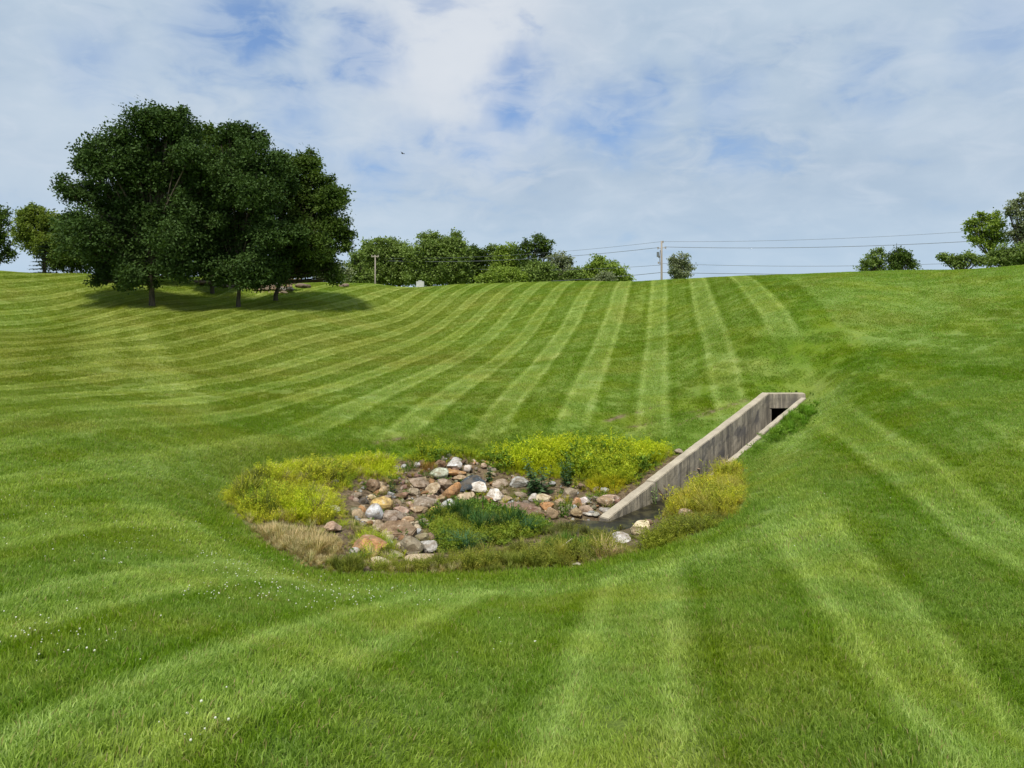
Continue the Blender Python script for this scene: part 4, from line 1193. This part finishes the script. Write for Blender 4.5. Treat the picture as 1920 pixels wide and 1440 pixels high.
# ------------------------------------------------------------------ trees
def tree(name, label, cat, D, base, lobes, leafmat, leaf=.13, dens=1.0, trunk=.2, group=None, seed=0, depth=1.0, clump=.38, limbs=True, elong=1.7, hidden_base=None, stems=1, sky_gap=.0):
    r = np.random.RandomState(seed+500)
    bpx, bpy_ = base
    if hidden_base is None: g = P(bpx, bpy_, D)
    else: g = np.array([(bpx-960)/F*D, D, hidden_base])
    gz = H(np.array([g[0]]), np.array([g[1]]))[0]; g[2] = gz-.05
    e = empty(name, tuple(g)); tag(e, label, cat, group)
    cs = []; Rr = []
    base_l = list(lobes); rl = np.random.RandomState(seed+77)
    for (px, py, rp) in base_l:
        for q_ in range(4):
            th = rl.rand()*6.28; ro = rp*(.85+.3*rl.rand()); lobes = lobes+[(px+np.cos(th)*ro, py-abs(np.sin(th))*ro if rl.rand() < .7 else py+abs(np.sin(th))*rp*.6, rp*(.20+.22*rl.rand()))]
    for (px, py, rp) in lobes:
        rad = rp/F*D
        c = P(px, py, D); spanx = (px-bpx)/F*D
        c[1] += depth*(r.rand()-.5)*2*rad*1.1
        cs.append(c-g); Rr.append(rad)
    cs = np.array(cs); Rr = np.array(Rr)
    # trunk and limbs
    parts_ = []
    top = cs[np.argmax(cs[:, 2])]; ctr = cs.mean(0)
    hfork = max(cs[:, 2].min()*.75, .12*cs[:, 2].max())
    for sidx in range(stems):
        ox = (sidx-(stems-1)/2)*trunk*2.2
        mid = np.array([ox+(ctr[0]*.1), 0, hfork]); up = np.array([ctr[0]*.5+ox*2, ctr[1]*.5, top[2]*.62]); tp = np.array([top[0]*.7+ctr[0]*.2, ctr[1]*.7, top[2]*.93])
        parts_.append(tube([(ox, 0, -.3), (ox*1.0, 0, .02), (ox, 0, .35*hfork), mid, up*.5+mid*.5, up, tp], trunk, trunk*.14, 10))
        fl = parts_[-1][0]; fl[:10] = fl[:10]*np.array([1.5, 1.5, 1])
    me = mesh_from('trunk', *join(parts_), M_BARK, True); obj('trunk', me, e)
    lp = []
    if limbs:
        for c, rd in zip(cs, Rr):
            t0 = .15+.5*r.rand(); s0 = np.array([ctr[0]*.3*t0, ctr[1]*.3*t0, hfork+(min(c[2], top[2]*.8)-hfork)*t0*.8])
            m1 = s0*.5+c*.5+np.array([0, 0, -.12*rd])+r.randn(3)*rd*.1
            lp.append(tube([s0, m1, c, c+unit(c-s0)*rd*.6], trunk*.34, trunk*.04, 5))
            for k in range(5):
                dv = unit(r.randn(3)+np.array([0, 0, .3])); lp.append(tube([c*.8+m1*.2, c+dv*rd*.45, c+dv*rd*.95], trunk*.10, trunk*.02, 4))
        obj('limbs', mesh_from('limbs', *join(lp), M_BARK, True), e)
    # foliage: sprays of leaves clustered round twig ends
    CC, SC = [], []
    for c, rd in zip(cs, Rr):
        nc = max(6, int(dens*26*(rd/clump)**2/ (1+.25*rd/clump)))
        dv = unit(r.randn(nc, 3)); rr_ = rd*(.25+.80*r.rand(nc)**.45)
        rr_ *= np.where(r.rand(nc) < .10, 1.0+.16*r.rand(nc), 1.0); rr_ *= 1+.30*np.sin(dv@r.randn(3)*4+r.rand()*6)
        q = c+dv*rr_[:, None]*np.array([1, 1, .88])
        CC.append(q); SC.append(np.full(nc, clump)*(.55+.8*r.rand(nc)))
    CC = np.concatenate(CC); SC = np.concatenate(SC)
    if sky_gap > 0:
        nzv = np.array([mnoise.noise(Vector(c_*.9)) for c_ in CC]); k = nzv > -sky_gap*0-.5+sky_gap; CC, SC = CC[k], SC[k]
    nl = int(max(10, 15*(clump/leaf/2.9)**1.4))
    m_ = len(CC)*nl
    off = r.randn(len(CC), nl, 3)*SC[:, None, None]*np.array([.40, .40, .22])
    pos = (CC[:, None]+off).reshape(-1, 3)
    axis_ = np.repeat(unit(r.randn(len(CC), 3)), nl, 0)
    d = unit(off.reshape(-1, 3)*.8/ (np.repeat(SC, nl)[:, None]) +r.randn(m_, 3)*.55+np.array([0, 0, -.12])+axis_*.2)
    n_ = unit(np.cross(d, np.array([0, 0, 1.])+r.randn(m_, 3)*.6))
    Q = quads_leaf(pos, d, n_, leaf*(.6+.8*r.rand(m_))*1.15, leaf*(.6+.8*r.rand(m_))/elong*1.15)
    rnd = np.clip(np.repeat(r.rand(len(CC)), nl)*.6+r.rand(m_)*.4, 0, 1)
    me = mesh_from('crown', Q.reshape(-1, 3), np.arange(m_)[:, None]*4+np.array([0, 1, 2, 3]), leafmat, False, {'rnd': np.repeat(rnd, 4)})
    o = obj('crown', me, e); tag(o, kind='stuff')
    return e, m_


L_DARK = mat_leaf('oak_leaf', (.030, .058, .016), (.075, .125, .032), .22, .12)
L_DARK2 = mat_leaf('oak_leaf_lighter', (.035, .07, .015), (.11, .16, .03), .3, .12)
L_MID = mat_leaf('woodland_leaf', (.10, .155, .035), (.21, .28, .07), .3, .2)
L_BRIGHT = mat_leaf('bright_leaf', (.13, .20, .028), (.26, .34, .06), .35, .2)
L_GREY = mat_leaf('grey_green_leaf', (.14, .17, .09), (.25, .28, .16), .3, .2)
L_OLIVE = mat_leaf('yellow_olive_leaf', (.07, .115, .018), (.21, .26, .045), .35, .2)
L_SPR = mat_leaf('spruce_needle', (.015, .032, .018), (.04, .065, .035), .1, .2)
tot = 0
grp = 'shade trees in front of the stone bank'
for a in (
 ('shade_tree', 'broad dark green shade tree on the left with bare trunk, largest of the four', 'tree', 42, (285,573), [(290,236,34),(335,243,30),(248,262,26),(205,292,28),(300,290,46),(310,320,40),(285,330,40),(265,300,36),(320,260,34),(290,400,50),(166,312,22),(144,352,24),(195,370,50),(280,370,58),(340,330,42),(360,400,42),(142,424,22),(200,440,46),(290,445,52),(350,455,36),(195,498,26),(250,500,32),(325,494,30),(158,468,22),(225,525,16),(375,300,28),(230,320,40),(190,525,12),(300,222,18),(325,226,16),(385,420,36),(375,360,40),(380,470,30),(215,460,40),(270,520,22),(350,500,30)], L_DARK, .15, 2.0, .22, grp, 1, 1.5),
 ('shade_tree', 'dark shade tree with pale trunk in the middle of the group', 'tree', 43, (447,575), [(440,256,20),(466,262,24),(430,292,34),(492,300,32),(450,340,48),(505,370,42),(430,400,44),(472,440,48),(450,485,42),(485,505,34),(430,515,26),(500,490,30),(470,526,18),(428,508,24),(512,512,24),(452,250,14),(415,340,40),(400,450,34),(415,500,26),(520,440,40),(515,330,36)], L_DARK, .15, 2.0, .17, grp, 2, 1.5),
 ('shade_tree', 'rightmost shade tree with drooping leafy branches reaching the grass', 'tree', 46, (517,563), [(540,312,22),(574,312,22),(556,350,38),(604,362,24),(628,366,16),(590,400,42),(632,425,22),(600,455,36),(648,442,14),(560,465,44),(560,502,24),(592,492,22),(530,430,40),(612,500,16),(628,522,12),(600,470,24),(648,462,10),(640,380,10),(520,490,34),(530,370,36),(575,300,18),(615,385,26)], L_DARK2, .155, 2.2, .19, grp, 3, 1.5),
 ('shade_tree', 'shade tree standing deepest in the group before the piled stones', 'tree', 50, (398,553), [(390,285,32),(400,330,42),(395,400,46),(398,462,38),(400,500,24),(380,500,20),(375,250,20),(420,290,30)], L_DARK2, .17, 2.0, .18, grp, 4, .8),
 ('shade_tree', 'low-branched tree added behind the largest one on the left to shade the ground', 'tree', 50, (247,543), [(250,420,40),(215,440,34),(285,450,38),(240,480,36),(215,505,22),(275,505,24),(246,522,15),(262,380,34),(300,480,30),(330,440,34)], L_DARK, .17, 1.8, .16, None, 5, 1.2),  # added to shade ground behind the trunks; low lobes follow a dark shrub
):
    e, k = tree(*a); tot += k
gb = 'trees along the far edge beyond the rim'
B = [
 ('hedge_shrub','grey-green shrub showing under the drooping branches of the rightmost shade tree','shrub',72,(625,531),[(612,512,12),(628,505,12),(640,515,12),(600,520,10)],L_GREY,.2),
 ('pointed_tree','small dark pointed tree at the left end of the far row','tree',95,(667,528),[(668,483,7),(667,495,11),(666,510,15),(668,522,16)],L_MID,.26),
 ('woodland_tree','mid-green tree behind the small pole with crossarm','tree',100,(708,528),[(700,470,16),(718,466,14),(705,488,20),(690,492,12),(712,508,22),(695,515,16)],L_MID,.26),
 ('woodland_tree','green tree just right of the small pole with crossarm','tree',102,(748,528),[(745,466,14),(738,480,18),(757,478,16),(750,500,22),(740,515,20),(760,515,16)],L_MID,.26),
 ('woodland_tree','tallest far tree with a knob on its top','tree',98,(806,530),[(807,446,8),(800,462,15),(815,470,18),(788,480,18),(800,498,26),(782,512,20),(812,516,20)],L_MID,.26),
 ('woodland_tree','rounded far tree right of the tallest one','tree',100,(848,530),[(846,458,16),(832,470,16),(860,466,12),(848,488,22),(865,492,14),(842,512,24),(862,516,18)],L_MID,.26),
 ('woodland_tree','dark gappy far tree in a dip of the row','tree',104,(893,530),[(892,474,10),(884,484,11),(902,480,11),(904,495,13),(886,505,16),(902,516,14)],L_DARK2,.26),
 ('slim_tree','slim narrow far tree between two wider crowns','tree',104,(926,530),[(926,470,6),(926,482,8),(924,496,11),(926,512,13)],L_MID,.26),
 ('woodland_tree','pale green far tree left of the airy dark tree','tree',100,(954,530),[(952,472,12),(962,482,13),(945,488,13),(952,504,20),(965,515,16)],L_BRIGHT,.26),
 ('airy_tree','airy dark green far tree with sky showing through','tree',96,(1003,530),[(1010,456,12),(1026,462,10),(990,462,12),(978,474,12),(1005,474,16),(1025,476,8),(994,492,16),(984,508,14),(1006,505,12)],L_DARK2,.24),
 ('round_bush','bright green rounded bush low in front of the far trees','bush',88,(948,531),[(948,517,14),(930,520,12),(966,520,12),(945,524,16),(910,524,10),(978,525,9)],L_BRIGHT,.2),
 ('round_bush','deep green rounded bush below the airy dark tree','bush',90,(1014,530),[(1012,506,14),(1000,514,14),(1026,514,13),(1012,520,18)],L_MID,.22),
 ('scrubby_tree','grey-green twiggy tree right of the airy dark tree','tree',92,(1052,529),[(1050,482,9),(1042,492,12),(1060,490,10),(1050,506,16),(1066,510,14),(1044,518,14)],L_GREY,.2),
 ('low_bush','low olive bush between twiggy tree and domed tree','bush',90,(1086,529),[(1080,515,10),(1092,518,10),(1075,522,10)],L_MID,.2),
 ('domed_tree','domed green tree standing alone at the right end of the far row','tree',90,(1130,528),[(1130,500,14),(1115,508,13),(1146,506,13),(1130,514,20),(1160,516,11),(1105,518,11),(1172,522,7)],L_BRIGHT,.22),
 ('low_bush','pale grey bush in front of the domed tree','bush',84,(1136,528),[(1130,520,7),(1142,521,7),(1122,524,6)],L_GREY,.16),
 ('scrubby_tree','grey twiggy tree leaning beside the utility pole','tree',78,(1270,524),[(1268,490,8),(1282,486,8),(1276,499,12),(1290,500,8),(1262,504,10),(1272,514,13),(1286,512,8)],L_GREY,.16),
 ('round_tree','bushy tree with spiky top left of the pair on the right rim','tree',70,(1640,510),[(1646,474,6),(1640,484,11),(1628,492,9),(1652,490,10),(1640,500,14),(1616,502,7)],L_MID,.16),
 ('round_tree','fuller dark tree right of the pair on the right rim','tree',70,(1688,508),[(1685,478,10),(1675,484,9),(1696,484,9),(1706,490,9),(1688,494,15),(1712,498,8),(1672,500,10)],L_DARK2,.16),
 ('leafy_tree','bright leafy tree with visible trunk near the right edge','tree',62,(1858,500),[(1838,414,11),(1860,412,11),(1825,424,9),(1850,426,14),(1870,422,9),(1835,438,12),(1862,440,12),(1830,452,8),(1848,458,10),(1876,452,10)],L_BRIGHT,.16),
 ('airy_tree','airy tree cut by the right edge of the view','tree',60,(1922,500),[(1908,382,9),(1920,376,10),(1896,394,8),(1905,402,10),(1925,398,12),(1915,420,10),(1932,428,14),(1905,442,10),(1920,452,14)],L_GREY,.15),
 ('hedge_shrub','dark hedge shrub below the leafy tree near the right edge','shrub',58,(1895,498),[(1868,482,10),(1885,476,12),(1905,474,12),(1925,478,14),(1890,488,14),(1850,490,8),(1915,488,14),(1878,490,10)],L_MID,.15),
 ('sparse_shrub','sparse leggy shrub on the rim left of the leafy tree','shrub',58,(1800,502),[(1768,482,6),(1780,488,8),(1796,484,7),(1808,480,7),(1820,486,8),(1802,492,9),(1835,490,8),(1786,496,6)],L_MID,.14),
 ('edge_tree','dark airy tree cut by the left edge of the view','tree',57,(-12,512),[(-5,402,14),(8,410,12),(-20,420,18),(6,432,14),(-10,450,18),(10,455,12),(0,475,16),(-25,480,18),(16,478,6)],L_DARK2,.16),
 ('olive_tree','yellow-olive tree left of the big shade trees','tree',55,(82,512),[(60,400,13),(50,412,13),(76,410,15),(96,416,14),(60,430,18),(90,438,22),(45,445,12),(72,460,18),(104,460,20),(92,485,18)],L_OLIVE,.15),
 ('olive_tree','darker tree tucked behind the left side of the largest shade tree','tree',54,(135,516),[(122,420,18),(140,440,24),(118,462,18),(145,475,26),(125,492,18),(160,495,20)],L_DARK2,.15),
]
for i, (nm, lab, cat, D, base, lobes, lm, lf) in enumerate(B):
    sparse = nm in ('airy_tree', 'scrubby_tree', 'sparse_shrub', 'edge_tree', 'round_tree', 'leafy_tree')
    lobes = [(a_, b_, c_*(1.22 if D > 80 and not sparse else 1.12)) for a_, b_, c_ in lobes]
    if D > 86: lobes += [(base[0]-20, 522, 11), (base[0]+20, 521, 12), (base[0]+3, 524, 12)]
    e, k = tree(nm, lab, cat, D, base, lobes, lm, lf*1.05, .62 if sparse else 1.25, .12 if D < 75 else .16, gb if D > 80 else None, 40+i, 1.0, lf*2.6 if not sparse else lf*2.1, True, 1.5, 0)
    tot += k

# a young spruce with tiered boughs, under the olive tree
g = P(85, 512, 53.5); g[2] = H(np.array([g[0]]), np.array([g[1]]))[0]
e = empty('spruce', tuple(g)); tag(e, 'small dark spruce with layered boughs under the yellow-olive tree', 'spruce')
r = np.random.RandomState(3); hS = 2.7
v, f = tube([(0, 0, -.1), (0, 0, hS*.5), (0, 0, hS)], .09, .01, 7); obj('trunk', mesh_from('trunk', v, f, M_BARK, True), e)
C_, D_ = [], []
for k in range(9):
    zt = .22+k*(hS-.3)/9; rad = (1-zt/hS)*1.15+.08
    for a in np.arange(0, 6.28, .5)+r.rand():
        for s_ in np.linspace(.15, 1, 9):
            c = np.array([np.cos(a)*rad*s_, np.sin(a)*rad*s_, zt-.10*s_*rad])
            for j in range(6):
                C_.append(c+r.randn(3)*np.array([.05, .05, .02])); D_.append([np.cos(a)+r.randn()*.6, np.sin(a)+r.randn()*.6, -.15+r.randn()*.12])
C_ = np.array(C_); D_ = unit(np.array(D_)); m_ = len(C_); N_ = unit(np.cross(D_, np.array([0, 0, 1.])+r.randn(m_, 3)*.3))
Q = quads_leaf(C_, D_, N_, .13*(.6+.6*r.rand(m_)), .05*(.6+.6*r.rand(m_)))
tag(obj('crown', mesh_from('crown', Q.reshape(-1, 3), np.arange(m_)[:, None]*4+np.array([0, 1, 2, 3]), L_SPR, False, {'rnd': np.repeat(r.rand(m_), 4)}), e), kind='stuff')

# ------------------------------------------------------------------ piled stone bank under the trees
bank = empty('stone_wall', (-18, 51, 0)); tag(bank, 'dry stacked wall of rough boulders in the shade of the trees', 'stone wall')
r = np.random.RandomState(12)
SM = [rock_mesh(30+i, 1, .8, .72, .8, 'stone', 2) for i in range(6)]
spots = [(310+k*11+r.randn()*1.5, 519+k*1.6+r.randn()*.8, 12, 7) for k in range(7)]
for row in range(6):
    y_ = 556-row*6.2; x0_, x1_ = (418-row*6, 540+row*4) if row < 4 else (380, 560)
    xx = x0_+r.rand()*5
    while xx < x1_:
        wv = 9+r.rand()*8; spots.append((xx, y_+r.randn()*1.0, wv, 7+r.rand()*3)); xx += wv*.95
for (px, py, w_, h_) in spots:
    d = 50.6+(556-py)*.045
    x_ = (px-960)/F*d; z_ = (HZ-py)/F*d
    o = obj('stone', SM[r.randint(6)], bank); s_ = w_/F*d*.56
    o.location = (x_+18, d-51+r.randn()*.05, z_+.02); o.scale = (s_, s_*1.2, h_/F*d*.62); o.rotation_euler = (r.randn()*.15, r.randn()*.15, r.rand()*6.28 if w_ < 12 else r.randn()*.4)
    c = np.array(C[['tan', 'greybrown', 'grey', 'pink', 'paletan'][r.randint(5)]])*(.5+.4*r.rand()); o.color = (*c, 1)
for i, (px, py, w_, h_, lab) in enumerate(((568,540,28,11,'low grey-brown boulder in the grass right of the stone wall'),(644,538,20,10,'dark boulder at the shade edge beneath the drooping branches'))):
    g = ground(px, py, 38, 60); s_ = w_/F*g[1]*.52
    o = obj('boulder', rock_mesh(400+i, s_, s_*.8, h_/F*g[1]*.55, .6, 'boulder'), None, (g[0], g[1], g[2]+h_/F*g[1]*.2)); o.color = (.16, .12, .10, 1)
    tag(o, lab, 'rock')

# ------------------------------------------------------------------ utility poles and wires
def pole(px, pytop, pybase, D, wpx, label, arm):
    x_ = (px-960)/F*D; zt = (HZ-pytop)/F*D; zg = H(np.array([x_]), np.array([float(D)]))[0]
    e = empty('utility_pole', (x_, D, zg)); tag(e, label, 'utility pole')
    rad = wpx/F*D/2; hh = zt-zg
    v, f = tube([(.0, 0, -.5), (0, 0, hh*.5), (0, 0, hh)], rad*1.2, rad*.8, 12)
    V = np.concatenate([v, [[0, 0, hh+.02]]]); nv = len(v)
    me = mesh_from('post', V, [f, np.array([(nv-12+k, nv-12+(k+1) % 12, nv) for k in range(12)])], M_POLE, True); obj('post', me, e)
    if arm == 'T':
        w_ = 14/F*D/2; za = hh-.12
        me = prism([(-w_, -.06), (w_, -.06), (w_, .06), (-w_, .06)], [za+.07]*4, za-.07, .01, 'crossarm', M_POLE); o = obj('crossarm', me, e)
        for s_ in (-.9, -.1, .8):
            v, f = tube([(w_*s_, 0, za+.07), (w_*s_, 0, za+.14), (w_*s_, 0, za+.2)], .05, .03, 8); obj('insulator', mesh_from('insulator', v, f, M_INS, True), e)
    else:
        for zi, sd, ln in ((hh-.12, 1, .16), (hh-.75, 1, .45), (hh-.80, -1, .4), (hh-1.75, -1, .3), (hh-2.4, -1, .35)):
            v, f = join([tube([(0, 0, zi), (sd*ln*.6, 0, zi+.03), (sd*ln, 0, zi)], .035, .03, 6), tube([(sd*ln, 0, zi-.10), (sd*ln, 0, zi), (sd*ln, 0, zi+.14)], .05, .07, 8)])
            obj('insulator', mesh_from('insulator', v, f, M_INS, True), e)
        v, f = tube([(-rad*1.6, -.05, hh-2.6), (-rad*1.9, -.05, hh-1.8), (-rad*1.3, -.05, hh-1.0)], .035, .035, 6); obj('cable_guard', mesh_from('cable_guard', v, f, M_WIRE, True), e)
        v, f = tube([(-.42, -.1, hh-1.75), (-.42, -.1, hh-1.5), (-.42, -.1, hh-1.2)], .13, .13, 10); obj('transformer_can', mesh_from('transformer_can', v, f, M_WIRE, True), e)
    return x_


PD = 80.0
pole(1240.5, 452, 524, PD, 4.0, 'tall grey wooden utility pole standing on the far rim beside a twiggy tree', 'I')
pole(703.5, 479, 528, 86.0, 2.6, 'small wooden pole with crossarm in front of the far trees', 'T')


def wire(label, a, b_, sag, w_):
    A = P(*a); Bp = P(*b_); tt = np.linspace(0, 1, 15)[:, None]
    pt = A*(1-tt)+Bp*tt; pt[:, 2] -= (4*tt*(1-tt)*sag)[:, 0]
    v, f = tube(pt-pt[0], w_, w_, 5)
    tag(obj('overhead_wire', mesh_from('overhead_wire', v, f, M_WIRE, True), None, tuple(pt[0])), label, 'wire', 'overhead wires on the utility pole')


wire('topmost wire running right from the tip of the tall pole', (1241,453,PD), (2050,415,70), .55, .016)
wire('thick second wire running right from the tall pole, below the topmost', (1246,463,PD), (2050,436,70), .6, .027)
wire('faint third wire running right from the tall pole at mid height', (1242,494,PD), (2050,480,72), .6, .02)
wire('lowest wire running right from the tall pole just over the rim', (1242,511,PD), (2050,512,74), .2, .03)
wire('topmost wire running left from the tip of the tall pole', (1240,453,PD), (700,484,100), .6, .016)
wire('thick second wire running left from the tall pole, below the topmost', (1236,464,PD), (700,488,100), .7, .026)
wire('faint third wire running left from the tall pole at mid height', (1238,497,PD), (900,505,96), .3, .02)
wire('lowest wire running left from the tall pole towards the domed tree', (1238,511,PD), (900,530,96), .3, .03)

# a small white cabinet far off by the trees
g = P(788, 528, 80); gz = H(np.array([g[0]]), np.array([80.]))[0]
e = empty('utility_cabinet', (g[0], 80, gz)); tag(e, 'tiny white cabinet at the foot of the far trees', 'cabinet')
h1 = g[2]+.02-gz
obj('housing', prism([(-.42, -.2), (.42, -.2), (.42, .2), (-.42, .2)], [h1]*4, -.1, .03, 'housing', M_WHITE), e)
obj('lid', prism([(-.2, -.14), (.2, -.14), (.2, .14), (-.2, .14)], [h1+.10]*4, h1+.004, .03, 'lid', M_WHITE), e)

# a bird high in the sky
b0 = P(755, 288, 60)
wing = [(-.30, -.02, .05), (-.17, .05, .09), (0, .07, .0), (.17, .05, .07), (.28, -.02, .02), (.12, -.08, .05), (0, -.06, -.0), (-.12, -.08, .06)]
V = [(x_, y_, z_+.008) for x_, y_, z_ in wing]+[(x_, y_, z_-.008) for x_, y_, z_ in wing]; k = len(wing)
fr = [(0, 1, 7), (1, 2, 6, 7), (2, 3, 5, 6), (3, 4, 5)]
Ft = [f_ for f_ in fr if len(f_) == 3]; Fq = [f_ for f_ in fr if len(f_) == 4]
tri = np.array(Ft+[tuple(i+k for i in f_[::-1]) for f_ in Ft]); qd = np.array(Fq+[tuple(i+k for i in f_[::-1]) for f_ in Fq]+[(i, (i+1) % k, (i+1) % k+k, i+k) for i in range(k)])
wm = mesh_from('wings', V, [tri, qd], M_BIRD, True)
v, f = tube([(0, .17, 0), (0, .12, .01), (0, .02, .0), (0, -.1, 0), (0, -.2, 0)], .012, .012, 8)
sc_ = np.repeat([.4, 2.0, 3.4, 2.2, .5], 8)[:, None]; ctr_ = np.repeat([(0, .17, 0), (0, .12, .01), (0, .02, .0), (0, -.1, 0), (0, -.2, 0)], 8, 0); v = ctr_+(v-ctr_)*sc_
e = empty('bird', tuple(b0)); e.rotation_euler = (.2, .15, 1.0); tag(e, 'small dark bird flying high in the clouds right of the trees', 'bird')
obj('body', mesh_from('body', v, f, M_BIRD, True), e); obj('wings', wm, e)
print('leaf quads', tot)
